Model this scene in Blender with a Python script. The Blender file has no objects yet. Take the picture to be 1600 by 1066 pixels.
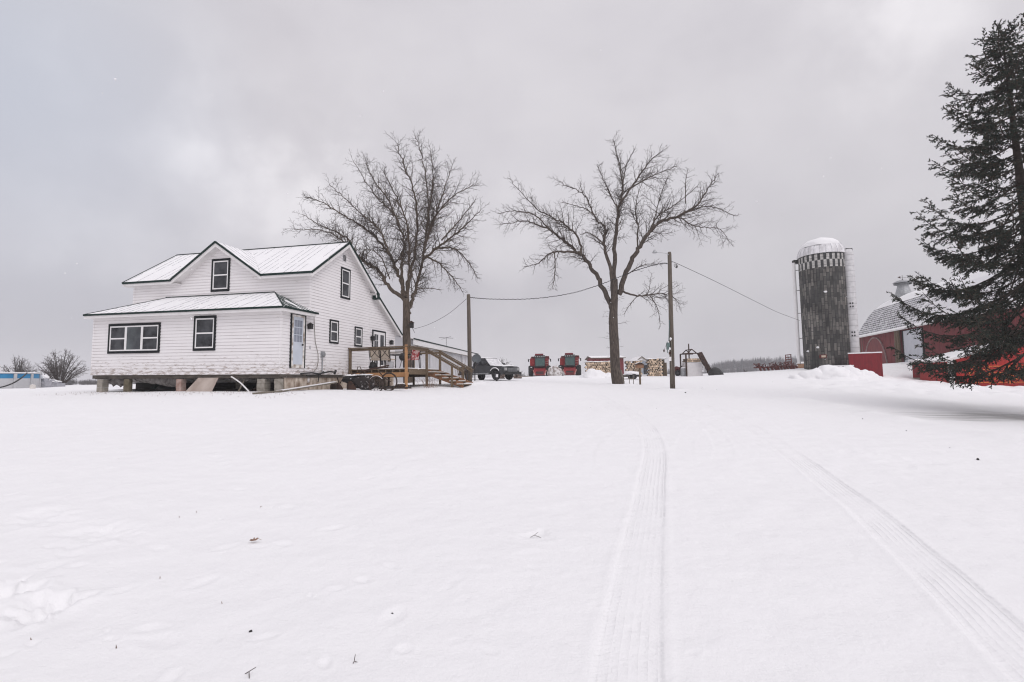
import bpy, math, random
import numpy as np
from mathutils import Vector as V, Matrix, noise as mnoise

SC = bpy.context.scene
COL = SC.collection
rnd = random.Random(11)
PI = math.pi
R = math.radians

# ------------------------------------------------------------------ camera
# World origin is the camera; +Y looks into the yard, z = 0 is eye level.
FPX = 800.0                       # focal length in photo pixels (1600 wide) = 18 mm
PITCH = math.atan(60.0 / FPX)
ROLL = 0.015
fw = V((0, math.cos(PITCH), math.sin(PITCH)))
r0 = V((1, 0, 0))
u0 = V((0, -math.sin(PITCH), math.cos(PITCH)))
RT = r0 * math.cos(ROLL) - u0 * math.sin(ROLL)
UP = r0 * math.sin(ROLL) + u0 * math.cos(ROLL)
cam = bpy.data.cameras.new("camera")
cam.sensor_width = 36.0
cam.lens = 36.0 * FPX / 1600.0
cam.clip_start = 0.05
cam.clip_end = 6000
SC.cycles.filter_width = 1.15
camo = bpy.data.objects.new("camera", cam)
COL.objects.link(camo)
M3 = Matrix((RT, UP, -fw)).transposed()
camo.matrix_world = M3.to_4x4()
SC.camera = camo


def P(u, v, Y):
    """world point seen at photo pixel (u, v) at distance Y along +Y"""
    d = fw + RT * ((u - 800) / FPX) + UP * ((533 - v) / FPX)
    return d * (Y / d.y)


# ------------------------------------------------------------------ mesh builder
class MB:
    def __init__(self):
        self.v = []
        self.f = []
        self.m = []

    def add(self, vs, fs, mi=0):
        o = len(self.v)
        self.v.extend([tuple(p) for p in vs])
        for f in fs:
            self.f.append(tuple(i + o for i in f))
            self.m.append(mi)

    def poly(self, pts, mi=0):
        self.add(pts, [tuple(range(len(pts)))], mi)

    def prism(self, pts, vec, mi=0, mi_side=None):
        pts = [V(p) for p in pts]
        vec = V(vec)
        n = len(pts)
        vs = pts + [p + vec for p in pts]
        o = len(self.v)
        self.v.extend([tuple(p) for p in vs])
        self.f.append(tuple(o + i for i in range(n)))
        self.m.append(mi)
        ms = mi if mi_side is None else mi_side
        self.f.append(tuple(o + n + i for i in reversed(range(n))))
        self.m.append(ms)
        for i in range(n):
            j = (i + 1) % n
            self.f.append((o + i, o + n + i, o + n + j, o + j))
            self.m.append(ms)

    def box(self, c, s, rot=None, mi=0):
        c = V(c)
        vs = []
        for sx in (-.5, .5):
            for sy in (-.5, .5):
                for sz in (-.5, .5):
                    p = V((sx * s[0], sy * s[1], sz * s[2]))
                    if rot is not None:
                        p = rot @ p
                    vs.append(c + p)
        self.add(vs, [(0, 1, 3, 2), (4, 6, 7, 5), (0, 4, 5, 1), (2, 3, 7, 6), (0, 2, 6, 4), (1, 5, 7, 3)], mi)

    def bb(self, a, b, mi=0):
        """box from corner a to corner b"""
        a = V(a); b = V(b)
        self.box((a + b) / 2, (abs(b.x - a.x), abs(b.y - a.y), abs(b.z - a.z)), None, mi)

    def beam(self, p, q, w, h, mi=0, up=(0, 0, 1)):
        p = V(p); q = V(q)
        d = q - p
        L = d.length
        if L < 1e-6:
            return
        d /= L
        up = V(up)
        if abs(d.dot(up)) > .98:
            up = V((0, 1, 0))
        s = d.cross(up).normalized()
        t = s.cross(d)
        rot = Matrix((d, s, t)).transposed()
        self.box((p + q) / 2, (L, w, h), rot, mi)

    def tube(self, pts, rad, n=6, mi=0, cap=True):
        pts = [V(p) for p in pts]
        if not hasattr(rad, '__len__'):
            rad = [rad] * len(pts)
        o = len(self.v)
        up = None
        k = len(pts)
        for i, p in enumerate(pts):
            d = (pts[min(i + 1, k - 1)] - pts[max(i - 1, 0)])
            if d.length < 1e-9:
                d = V((0, 0, 1))
            d.normalize()
            if up is None:
                up = V((0, 0, 1)) if abs(d.z) < .9 else V((1, 0, 0))
            s = d.cross(up)
            if s.length < 1e-6:
                s = d.cross(V((.3, .9, .1)))
            s.normalize()
            t = s.cross(d)
            up = t
            for j in range(n):
                a = 2 * PI * j / n
                q = p + s * (math.cos(a) * rad[i]) + t * (math.sin(a) * rad[i])
                self.v.append((q.x, q.y, q.z))
        for i in range(k - 1):
            for j in range(n):
                a = o + i * n + j
                b = o + i * n + (j + 1) % n
                self.f.append((a, b, b + n, a + n))
                self.m.append(mi)
        if cap:
            self.f.append(tuple(o + j for j in reversed(range(n)))); self.m.append(mi)
            self.f.append(tuple(o + (k - 1) * n + j for j in range(n))); self.m.append(mi)

    def cyl(self, p, q, r, n=12, mi=0, r2=None):
        self.tube([p, q], [r, r if r2 is None else r2], n, mi)

    def lathe(self, prof, n=32, c=(0, 0, 0), mi=0, rot=None, closed=False):
        c = V(c)
        o = len(self.v)
        for r, z in prof:
            for j in range(n):
                a = 2 * PI * j / n
                p = V((r * math.cos(a), r * math.sin(a), z))
                if rot is not None:
                    p = rot @ p
                p += c
                self.v.append((p.x, p.y, p.z))
        k = len(prof)
        for i in range(k - 1 + (1 if closed else 0)):
            i2 = (i + 1) % k
            for j in range(n):
                j2 = (j + 1) % n
                self.f.append((o + i * n + j, o + i * n + j2, o + i2 * n + j2, o + i2 * n + j))
                self.m.append(mi)

    def torus(self, c, rad, r, n=24, k=6, rot=None, mi=0):
        prof = [(rad + r * math.cos(2 * PI * i / k), r * math.sin(2 * PI * i / k)) for i in range(k)]
        self.lathe(prof, n, c, mi, rot, True)

    def blob(self, c, s, amp=.25, seed=0, nu=14, nv=9, mi=0, half=False, freq=1.6):
        """irregular rounded lump"""
        c = V(c)
        o = len(self.v)
        th0, th1 = (0, PI) if not half else (0, PI * .5)
        for i in range(nv + 1):
            th = th0 + (th1 - th0) * i / nv
            for j in range(nu):
                ph = 2 * PI * j / nu
                d = V((math.sin(th) * math.cos(ph), math.sin(th) * math.sin(ph), math.cos(th)))
                k = 1 + amp * mnoise.noise(d * freq + V((seed * 3.1, seed * 1.7, seed)))
                k += amp * .4 * mnoise.noise(d * freq * 3 + V((seed, seed * 2.3, 5)))
                self.v.append((c.x + d.x * s[0] * k, c.y + d.y * s[1] * k, c.z + d.z * s[2] * k))
        for i in range(nv):
            for j in range(nu):
                j2 = (j + 1) % nu
                self.f.append((o + i * nu + j, o + (i + 1) * nu + j, o + (i + 1) * nu + j2, o + i * nu + j2))
                self.m.append(mi)

    def mesh(self, name, mats, smooth=False):
        me = bpy.data.meshes.new(name)
        nv = len(self.v)
        me.from_pydata(self.v, [], self.f)
        if not isinstance(mats, (list, tuple)):
            mats = [mats]
        for m in mats:
            me.materials.append(m)
        if len(mats) > 1:
            me.polygons.foreach_set('material_index', self.m)
        if smooth:
            me.polygons.foreach_set('use_smooth', [True] * len(me.polygons))
        me.update()
        return me

    def build(self, name, mats, parent=None, smooth=False, loc=(0, 0, 0), rotz=0):
        o = bpy.data.objects.new(name, self.mesh(name, mats, smooth))
        COL.objects.link(o)
        o.location = loc
        if rotz:
            o.rotation_euler = (0, 0, rotz)
        if parent is not None:
            o.parent = parent
        return o


def tag(o, label=None, cat=None, group=None, kind=None):
    if label: o['label'] = label
    if cat: o['category'] = cat
    if group: o['group'] = group
    if kind: o['kind'] = kind
    return o


def thing(name, label, cat, loc=(0, 0, 0), rotz=0, group=None):
    o = bpy.data.objects.new(name, None)
    o.empty_display_size = .2
    COL.objects.link(o)
    o.location = loc
    o.rotation_euler = (0, 0, rotz)
    return tag(o, label, cat, group)


def copy_tree(o, parent=None):
    c = o.copy()
    COL.objects.link(c)
    c.parent = parent
    for ch in [x for x in o.children]:
        copy_tree(ch, c)
    return c


# ------------------------------------------------------------------ materials
def new_mat(name):
    m = bpy.data.materials.new(name)
    m.use_nodes = True
    nt = m.node_tree
    b = nt.nodes['Principled BSDF']
    return m, nt, b


def N(nt, t, **kw):
    n = nt.nodes.new(t)
    for k, v in kw.items():
        setattr(n, k, v)
    return n


def rgba(c):
    return (c[0], c[1], c[2], 1)


def mat(name, col, col2=None, rough=.8, scale=4.0, stretch=(1, 1, 1), detail=6, contrast=.18, bump=0.0, bscale=None,
        metallic=0.0, spec=.4, objvar=0.0, coat=0.0):
    """noise-mottled surface between two colours"""
    m, nt, b = new_mat(name)
    if col2 is None:
        col2 = tuple(c * .72 for c in col)
    tc = N(nt, 'ShaderNodeTexCoord')
    mp = N(nt, 'ShaderNodeMapping')
    mp.inputs['Scale'].default_value = stretch
    nt.links.new(tc.outputs['Object'], mp.inputs['Vector'])
    no = N(nt, 'ShaderNodeTexNoise')
    no.inputs['Scale'].default_value = scale
    no.inputs['Detail'].default_value = detail
    nt.links.new(mp.outputs[0], no.inputs['Vector'])
    cr = N(nt, 'ShaderNodeValToRGB')
    cr.color_ramp.elements[0].position = .5 - contrast
    cr.color_ramp.elements[1].position = .5 + contrast
    cr.color_ramp.elements[0].color = rgba(col2)
    cr.color_ramp.elements[1].color = rgba(col)
    nt.links.new(no.outputs['Fac'], cr.inputs['Fac'])
    out = cr.outputs['Color']
    if objvar:
        oi = N(nt, 'ShaderNodeObjectInfo')
        mr = N(nt, 'ShaderNodeMapRange')
        mr.inputs['To Min'].default_value = 1 - objvar
        mr.inputs['To Max'].default_value = 1 + objvar
        nt.links.new(oi.outputs['Random'], mr.inputs['Value'])
        hs = N(nt, 'ShaderNodeHueSaturation')
        nt.links.new(mr.outputs[0], hs.inputs['Value'])
        nt.links.new(out, hs.inputs['Color'])
        out = hs.outputs['Color']
    nt.links.new(out, b.inputs['Base Color'])
    b.inputs['Roughness'].default_value = rough
    b.inputs['Metallic'].default_value = metallic
    b.inputs['Specular IOR Level'].default_value = spec
    if coat:
        b.inputs['Coat Weight'].default_value = coat
    if bump:
        bn = N(nt, 'ShaderNodeTexNoise')
        bn.inputs['Scale'].default_value = bscale or scale * 3
        bn.inputs['Detail'].default_value = 5
        nt.links.new(mp.outputs[0], bn.inputs['Vector'])
        bp = N(nt, 'ShaderNodeBump')
        bp.inputs['Strength'].default_value = bump
        bp.inputs['Distance'].default_value = .02
        nt.links.new(bn.outputs['Fac'], bp.inputs['Height'])
        nt.links.new(bp.outputs[0], b.inputs['Normal'])
    return m


SNOWC = (.86, .857, .862)
snow_mat = mat('snow', SNOWC, (.83, .827, .834), rough=.85, scale=1.5, bump=.35, bscale=9, spec=.2)
M_glass = mat('dark_window_glass', (.010, .011, .014), (.055, .058, .064), rough=.05, scale=1.7, spec=.4, contrast=.10)  # mottling in the colour stands in for uneven reflections
M_glass2 = mat('pale_window_glass', (.10, .115, .12), (.045, .05, .056), rough=.08, scale=1.4, spec=.4, contrast=.12)  # paler greenish tone of the middle porch pane
M_white_paint = mat('white_paint', (.80, .79, .79), (.74, .73, .72), rough=.55, scale=6)
M_trim = mat('dark_trim', (.008, .010, .012), (.014, .016, .018), rough=.7, scale=9, spec=.2)
M_green = mat('dark_green_metal', (.003, .016, .013), (.006, .024, .02), rough=.55, scale=5, spec=.25)
M_black = mat('black_metal', (.015, .015, .016), (.03, .028, .027), rough=.55, scale=8)
M_rubber = mat('tyre_rubber', (.018, .018, .018), (.035, .034, .034), rough=.85, scale=8, bump=.3)
M_rust = mat('rusted_iron', (.07, .036, .024), (.028, .018, .015), rough=.9, scale=7, bump=.5)
M_redrust = mat('faded_red_iron', (.17, .035, .03), (.06, .022, .018), rough=.8, scale=5, bump=.3)
M_redpaint = mat('red_machine_paint', (.30, .022, .026), (.19, .016, .02), rough=.45, scale=3, contrast=.25)
M_oldred = mat('weathered_red_board', (.25, .040, .042), (.10, .030, .031), rough=.9, scale=2.2, stretch=(5, 5, .5), bump=.5, contrast=.28)
M_brightred = mat('bright_red_board', (.40, .022, .026), (.26, .018, .02), rough=.7, scale=2.5, stretch=(4, 4, .6), bump=.3)
M_orange = mat('orange_red_board', (.50, .032, .024), (.30, .022, .02), rough=.7, scale=2.5, stretch=(4, 4, .6), bump=.3)
M_yellow = mat('yellow_gate_paint', (.72, .22, .03), (.5, .12, .03), rough=.6, scale=5)
M_wood = mat('weathered_lumber', (.19, .135, .085), (.10, .075, .05), rough=.85, scale=3, stretch=(6, 6, 6), bump=.4)
M_newwood = mat('fresh_lumber', (.48, .26, .12), (.36, .185, .085), rough=.75, scale=4, bump=.3)
M_greywood = mat('grey_wood', (.23, .20, .16), (.13, .115, .095), rough=.9, scale=3, stretch=(8, 8, .8), bump=.5)
M_concrete = mat('concrete', (.36, .33, .29), (.22, .20, .17), rough=.95, scale=5, bump=.5)
M_galv = mat('galvanised_steel', (.42, .43, .44), (.28, .29, .30), rough=.45, scale=5, metallic=.6)
M_lightgrey = mat('light_grey_plastic', (.5, .5, .51), (.4, .4, .41), rough=.6)
M_grey = mat('grey_tarp', (.20, .21, .22), (.12, .125, .13), rough=.8, scale=3, bump=.4)
M_wire = mat('wire_black', (.03, .028, .03), rough=.6)

# ------------------------------------------------------------------ ground
# measured heights of the yard: (X, Y, z)
HA = R(-14.04)                                     # the house is turned by this much
HO = V((-8.853, 19.5, 0))


def HW(x, y, z=0.0):
    """house frame (x right along the front, y back, z from eye level) -> world"""
    c, s = math.cos(HA), math.sin(HA)
    return V((HO.x + c * x - s * y, HO.y + s * x + c * y, z))


def uvY(u, v, Y):
    p = P(u, v, Y)
    return (p.x, p.y, p.z)


_pts = [(-15, -10, -1.95), (0, -10, -1.95), (15, -10, -1.85), (0, 0, -1.66), (-8, 0, -1.62), (8, 0, -1.68),
        (0, 5, -1.5), (-6, 6, -1.33), (6, 6, -1.52), (0, 12, -1.12), (-8, 12, -.9), (7, 12, -1.2), (-16, 12, -.85),
        (-25, 8, -.95), (-30, 22, -.45), (30, 5, -1.8), (45, 20, -1.7),
        (-8.85, 19.2, -.33), (-17.6, 21.4, -.27), (-13, 19, -.36), (-6.6, 28.5, -.25), (-17, 31, -.2), (-2.4, 25.3, -.33), (-5.6, 23, -.36),
        uvY(734, 598, 27), uvY(765, 594, 44), uvY(845, 589.6, 72), uvY(890, 588.5, 72),
        uvY(965, 602, 33), uvY(1051, 610, 27), uvY(1000, 600, 38), uvY(935, 586, 62), uvY(1025, 586, 60), uvY(1085, 588, 55),
        uvY(1150, 583.5, 70), uvY(1220, 582.5, 75), uvY(1292, 579, 46), uvY(1250, 581, 46), uvY(1330, 576, 50),
        uvY(1400, 567.5, 56), uvY(1345, 573, 56), uvY(1440, 566, 66), uvY(1430, 593, 45), uvY(1405, 572, 50),
        uvY(1490, 602, 38), uvY(1600, 606, 36), uvY(1200, 600, 35), uvY(1310, 608, 28), uvY(1250, 640, 17), uvY(1100, 632, 17), uvY(900, 632, 18),
        (11.2, 12, -1.42), (14.6, 12.6, -1.5), (12.5, 16, -1.42), (17, 16.5, -1.62), (25, 17, -1.75), (21, 23, -1.3), (14.5, 20, -1.25),
        uvY(30, 607, 40), uvY(95, 602.5, 60), uvY(20, 603.5, 70), (0, 100, .2), (-60, 100, .1), (70, 100, .9), (110, 60, 1.0), (-90, 40, 0), (60, 40, .6), (-45, 45, -.1)]
_A = np.array(_pts, float)
_S = 20.0


def _ker(r2):
    return .5 * r2 * np.log(r2 + 1e-9)


_n = len(_A)
_X = _A[:, :2] / _S
_D2 = ((_X[:, None] - _X[None]) ** 2).sum(-1)
_K = np.zeros((_n + 3, _n + 3))
_K[:_n, :_n] = _ker(_D2) + np.eye(_n) * .004
_K[:_n, _n] = 1
_K[:_n, _n + 1:] = _X
_K[_n, :_n] = 1
_K[_n + 1:, :_n] = _X.T
_W = np.linalg.solve(_K, np.concatenate([_A[:, 2], np.zeros(3)]))


def g_np(X, Y):
    sh = X.shape
    X = X.ravel(); Y = Y.ravel()
    out = np.empty_like(X)
    for i in range(0, len(X), 60000):
        x = X[i:i + 60000]; y = Y[i:i + 60000]
        rr = np.sqrt(x * x + y * y)
        k = np.minimum(1, 100 / np.maximum(rr, 1e-6))
        xs = x * k / _S; ys = np.maximum(y * k, -12) / _S
        d2 = (xs[:, None] - _X[None, :, 0]) ** 2 + (ys[:, None] - _X[None, :, 1]) ** 2
        z = _ker(d2) @ _W[:_n] + _W[_n] + xs * _W[_n + 1] + ys * _W[_n + 2]
        z -= np.maximum(rr - 105, 0) * .012
        out[i:i + 60000] = z
    return out.reshape(sh)


def g(x, y):
    return float(g_np(np.array([float(x)]), np.array([float(y)]))[0])


def hit(u, v):
    """where the sight line through a photo pixel meets the snow"""
    a, b = .8, None
    Y = 1.0
    while Y < 90:
        p = P(u, v, Y)
        if p.z < g(p.x, p.y):
            lo, hi = Y / 1.03, Y
            for _ in range(18):
                m = (lo + hi) / 2
                p = P(u, v, m)
                if p.z < g(p.x, p.y): hi = m
                else: lo = m
            return P(u, v, hi)
        Y *= 1.03
    return P(u, v, 90)


def smooth_path(pts, n=120):
    pts = [V(p) for p in pts]
    out = []
    m = len(pts)
    for i in range(m - 1):
        p0 = pts[max(i - 1, 0)]; p1 = pts[i]; p2 = pts[i + 1]; p3 = pts[min(i + 2, m - 1)]
        k = max(2, n // (m - 1))
        for j in range(k):
            t = j / k
            out.append(.5 * ((2 * p1) + (p2 - p0) * t + (2 * p0 - 5 * p1 + 4 * p2 - p3) * t * t + (3 * p1 - p0 - 3 * p2 + p3) * t ** 3))
    out.append(pts[-1])
    return out


# wheel tracks, traced on the snow
TRACKS = [
    [(975, 1300), (980, 1066), (992, 950), (1004, 850), (1016, 760), (1022, 700), (1008, 665), (975, 640), (930, 615)],
    [(1760, 1180), (1580, 1008), (1450, 888), (1345, 793), (1262, 728), (1195, 682), (1150, 655), (1110, 635)],
    [(1075, 745), (1068, 700), (1085, 670), (1140, 645), (1190, 628)],
    [(1120, 735), (1130, 700), (1105, 668), (1050, 645), (1020, 630)],
    [(905, 760), (915, 700), (955, 668), (1010, 645), (1060, 625)],
]
TPATH = [smooth_path([hit(u, v) for u, v in t], 160) for t in TRACKS]
TW = [.18, .17, .16, .16, .2]
TDEP = [.009, .010, .004, .004, .004]


def path_coords(px, py, path):
    """signed lateral distance and distance along the path for arrays of points"""
    best = np.full(px.shape, 1e9); lat = np.full(px.shape, 9.0); along = np.zeros(px.shape)
    s = 0.0
    for a, b in zip(path[:-1], path[1:]):
        dx, dy = b.x - a.x, b.y - a.y
        L = math.hypot(dx, dy)
        if L < 1e-6: continue
        t = np.clip(((px - a.x) * dx + (py - a.y) * dy) / (L * L), 0, 1)
        ex = px - a.x - t * dx; ey = py - a.y - t * dy
        d = np.hypot(ex, ey)
        sg = np.sign(dx * (py - a.y) - dy * (px - a.x))
        k = d < best
        best = np.where(k, d, best)
        lat = np.where(k, d * sg, lat)
        along = np.where(k, s + t * L, along)
        s += L
    return lat, along


def sm(x, a, b):
    t = np.clip((x - a) / (b - a), 0, 1)
    return t * t * (3 - 2 * t)


def build_ground():
    fr = np.linspace(R(-53), R(53), 860)
    bk = np.linspace(R(53), R(307), 60)[1:-1]
    az = np.concatenate([fr, bk])
    d = np.concatenate([np.linspace(.3, 1.5, 8)[:-1], np.exp(np.linspace(math.log(1.5), math.log(110), 760)), np.exp(np.linspace(math.log(112), math.log(500), 24))])
    A, D = np.meshgrid(az, d)
    X = D * np.sin(A); Y = D * np.cos(A)
    Z = g_np(X, Y)
    # wind ripples and lumps
    sel = (D < 130)
    rng = np.random.RandomState(4)

    def waves(n, l0, l1, amp, ax=None):
        h = np.zeros_like(Z)
        for _ in range(n):
            l = math.exp(rng.uniform(math.log(l0), math.log(l1)))
            th = rng.uniform(0, PI) if ax is None else ax + rng.uniform(-.35, .35)
            ph = rng.uniform(0, 6.28)
            wob = rng.uniform(.5, 1.5)
            q = (X * math.cos(th) + Y * math.sin(th)) * 2 * PI / l
            w = (-X * math.sin(th) + Y * math.cos(th)) * 2 * PI / (l * 2.7)
            h += np.sin(q + 1.5 * np.sin(w + ph * 2) + ph) * l ** .7 * wob
        return amp * h / n
    Z += waves(14, 2.0, 9.0, .022)
    Z += waves(14, .5, 1.8, .010, R(70)) * sm(X, 4, -6)
    Z += waves(10, .5, 1.6, .007)
    Z += waves(12, .15, .5, .004) * sm(D, 40, 6)
    # churned ploughed snow towards the silo and barn, and a ridge along the side drive
    mk = sm(X / np.maximum(Y, 1), .50, .60) * sm(Y, 22, 30) * sm(Y, 60, 48)
    Z += np.abs(waves(16, 1.2, 5.0, .16)) * mk * 1.6
    Z += waves(12, .5, 1.3, .05) * mk
    rp = [hit(u, v) for u, v in ((1230, 624), (1300, 634), (1400, 655), (1500, 672), (1600, 690), (1700, 700))]
    lt_, al_ = path_coords(X, Y, smooth_path(rp, 40))
    Z += .09 * np.exp(-(np.minimum(np.abs(lt_), 8) / .55) ** 2) * (1 + .6 * np.sin(al_ * 2.1) * np.sin(al_ * .9 + 1))
    for (u, v, Yd, r_) in ((965, 602, 33, .5), (1051, 610, 27, .2), (734.5, 598, 27, .2), (638, 592, 30.5, .4)):   # snow banked round trunks and poles
        p = P(u, v, Yd); q = np.hypot(X - p.x, Y - p.y)
        Z += .10 * np.exp(-((q - r_ - .35) / .3) ** 2) - .06 * np.exp(-(q / (r_ + .05)) ** 4)
    # faint crust pits and scuffs
    for _ in range(150):
        th = rng.uniform(-.8, .35) if rng.rand() < .75 else rng.uniform(-.8, .8); dd = math.exp(rng.uniform(math.log(3), math.log(17)))
        px_, py_ = dd * math.sin(th), dd * math.cos(th)
        r_ = rng.uniform(.015, .05) * (1 + dd * .06); a_ = rng.uniform(0, PI); el = rng.uniform(1, 2.2)
        bx = (np.abs(X - px_) < r_ * 8) & (np.abs(Y - py_) < r_ * 8)
        if not bx.any(): continue
        dx_, dy_ = X[bx] - px_, Y[bx] - py_
        q = np.hypot((dx_ * math.cos(a_) + dy_ * math.sin(a_)) / (r_ * el), (-dx_ * math.sin(a_) + dy_ * math.cos(a_)) / r_)
        Z[bx] += (-.012 * np.exp(-q ** 2) + .005 * np.exp(-((q - 1.6) / .5) ** 2)) * (1 if th < -.2 else .45)
    lats = []
    for k, path in enumerate(TPATH):
        lat = np.full(Z.shape, 9.0); alo = np.zeros(Z.shape)
        xs = [p.x for p in path]; ys = [p.y for p in path]
        box = (X > min(xs) - 1) & (X < max(xs) + 1) & (Y > min(ys) - 1) & (Y < max(ys) + 1)
        l, a = path_coords(X[box], Y[box], path)
        lat[box] = l; alo[box] = a
        al = np.abs(lat)
        L = sum((b - a2).length for a2, b in zip(path[:-1], path[1:]))
        fade = sm(alo, L * .72, L * .28)
        if k > 1: fade = fade * sm(alo, 0, L * .2)
        Z -= TDEP[k] * fade * (1 - sm(al, TW[k] * .86, TW[k] * 1.08))
        Z += TDEP[k] * .5 * fade * np.exp(-((al - TW[k] * 1.25) / (TW[k] * .2)) ** 2) * (1 + .4 * np.sin(alo * 9) * np.sin(alo * 3.7))
        if k < 2:
            lats.append((lat, alo))
    # footprints and scuffs on the near left
    for (u, v, r, dep) in [(75, 945, .16, .07), (55, 960, .13, .05), (95, 938, .1, .06), (6, 930, .16, .10), (10, 915, .1, .05), (70, 812, .3, .03), (95, 815, .15, .03), (40, 812, .2, .025),
                           (155, 832, .22, .035), (185, 835, .18, .03), (165, 830, .1, .025), (840, 841, .12, .025), (110, 850, .15, .02), (30, 900, .2, .02), (300, 832, .25, .012),
                           (1330, 710, .25, .02), (1360, 706, .2, .02), (1410, 720, .4, .03), (890, 797, .25, .012)]:
        p = hit(u, v)
        rr = np.hypot((X - p.x), (Y - p.y) * 1.0)
        m = rr < r * 2.5
        ang = np.arctan2(Y[m] - p.y, X[m] - p.x)
        q = rr[m] / (r * (1 + .3 * np.sin(ang * 3 + u) + .15 * np.sin(ang * 7 + v)))
        dep *= .6
        Z[m] += -dep * np.exp(-q ** 4) + dep * .35 * np.exp(-((q - 1.35) / .3) ** 2)
    nr, nc = Z.shape
    co = np.stack([X, Y, Z], -1).reshape(-1, 3)
    i = np.arange(nr - 1)[:, None] * nc; j = np.arange(nc)[None]
    j2 = (j + 1) % nc
    q = np.stack([i + j, i + j2, i + nc + j2, i + nc + j], -1).reshape(-1, 4)
    # winding: az grows clockwise -> flip so normals point up
    q = q[:, ::-1]
    me = bpy.data.meshes.new('snow_ground')
    me.vertices.add(len(co)); me.vertices.foreach_set('co', co.ravel())
    me.loops.add(q.size); me.loops.foreach_set('vertex_index', q.ravel().astype(np.int32))
    me.polygons.add(len(q)); me.polygons.foreach_set('loop_start', (np.arange(len(q)) * 4).astype(np.int32))
    me.polygons.foreach_set('use_smooth', np.ones(len(q), bool))
    for k in range(2):
        for nm, arr in (('lat', lats[k][0]), ('along', lats[k][1])):
            at = me.attributes.new(f'{nm}{k}', 'FLOAT', 'POINT')
            at.data.foreach_set('value', arr.ravel().astype(np.float32))
    me.update(calc_edges=True)
    me.validate()
    o = bpy.data.objects.new('snow_ground', me)
    COL.objects.link(o)
    o['kind'] = 'structure'
    # ---- material
    m, nt, b = new_mat('snow_field')
    L = nt.links.new

    def math_(op, a, b_=None, c=None):
        n = N(nt, 'ShaderNodeMath', operation=op)
        for i_, x in enumerate((a, b_, c)):
            if x is None: continue
            if isinstance(x, (int, float)): n.inputs[i_].default_value = x
            else: L(x, n.inputs[i_])
        return n.outputs[0]
    tc = N(nt, 'ShaderNodeTexCoord')
    fine = N(nt, 'ShaderNodeTexNoise'); fine.inputs['Scale'].default_value = 38; fine.inputs['Detail'].default_value = 6; fine.inputs['Roughness'].default_value = .7
    L(tc.outputs['Object'], fine.inputs['Vector'])
    med = N(nt, 'ShaderNodeTexNoise'); med.inputs['Scale'].default_value = 3.0; med.inputs['Detail'].default_value = 5
    L(tc.outputs['Object'], med.inputs['Vector'])
    h = math_('ADD', math_('MULTIPLY', fine.outputs['Fac'], .008), math_('MULTIPLY', med.outputs['Fac'], .05))
    for k in range(2):
        a = N(nt, 'ShaderNodeAttribute', attribute_name=f'lat{k}')
        s = N(nt, 'ShaderNodeAttribute', attribute_name=f'along{k}')
        wob = math_('MULTIPLY', math_('SUBTRACT', med.outputs['Fac'], .5), .03)
        lat = math_('ADD', a.outputs['Fac'], wob)
        al = math_('ABSOLUTE', lat)
        msk = N(nt, 'ShaderNodeMapRange', interpolation_type='SMOOTHSTEP')
        L(al, msk.inputs['Value'])
        msk.inputs['From Min'].default_value = .165; msk.inputs['From Max'].default_value = .20
        msk.inputs['To Min'].default_value = 1; msk.inputs['To Max'].default_value = 0
        ribs = math_('POWER', math_('ABSOLUTE', math_('SINE', math_('MULTIPLY', lat, PI / .052))), .6)
        lug = math_('GREATER_THAN', math_('SINE', math_('ADD', math_('MULTIPLY', s.outputs['Fac'], 62), math_('MULTIPLY', al, 55))), .1)
        edge = math_('GREATER_THAN', al, .085)
        pat = math_('ADD', math_('MULTIPLY', ribs, .0055), math_('MULTIPLY', math_('MULTIPLY', lug, edge), .0045))
        brk = N(nt, 'ShaderNodeTexNoise'); brk.inputs['Scale'].default_value = 1.1; brk.inputs['Detail'].default_value = 6; L(tc.outputs['Object'], brk.inputs['Vector'])
        bm = N(nt, 'ShaderNodeMapRange', interpolation_type='SMOOTHSTEP'); L(brk.outputs['Fac'], bm.inputs['Value'])
        bm.inputs['From Min'].default_value = .38; bm.inputs['From Max'].default_value = .62; bm.inputs['To Min'].default_value = .25; bm.inputs['To Max'].default_value = 1.15
        wear = math_('MULTIPLY', msk.outputs[0], bm.outputs[0])
        h = math_('ADD', h, math_('MULTIPLY', pat, wear))
    bp = N(nt, 'ShaderNodeBump'); bp.inputs['Strength'].default_value = .8; bp.inputs['Distance'].default_value = 1.0
    L(h, bp.inputs['Height'])
    L(bp.outputs[0], b.inputs['Normal'])
    # worn icy gravel in the side drive's hollow; the grey also carries its shade
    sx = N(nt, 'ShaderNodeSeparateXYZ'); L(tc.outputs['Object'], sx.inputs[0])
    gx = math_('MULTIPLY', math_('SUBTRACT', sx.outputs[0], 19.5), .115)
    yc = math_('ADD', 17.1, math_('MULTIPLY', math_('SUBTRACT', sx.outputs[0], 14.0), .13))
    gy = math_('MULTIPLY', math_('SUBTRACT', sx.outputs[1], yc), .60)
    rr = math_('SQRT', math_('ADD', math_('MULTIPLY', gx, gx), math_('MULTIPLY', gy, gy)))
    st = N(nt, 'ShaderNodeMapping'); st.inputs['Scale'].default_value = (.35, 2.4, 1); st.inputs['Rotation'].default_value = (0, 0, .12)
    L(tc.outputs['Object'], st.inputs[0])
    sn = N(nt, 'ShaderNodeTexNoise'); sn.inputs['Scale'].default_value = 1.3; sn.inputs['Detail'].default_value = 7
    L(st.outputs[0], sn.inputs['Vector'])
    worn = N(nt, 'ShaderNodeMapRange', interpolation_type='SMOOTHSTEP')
    L(math_('ADD', rr, math_('MULTIPLY', math_('SUBTRACT', sn.outputs['Fac'], .5), 1.7)), worn.inputs['Value'])
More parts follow.
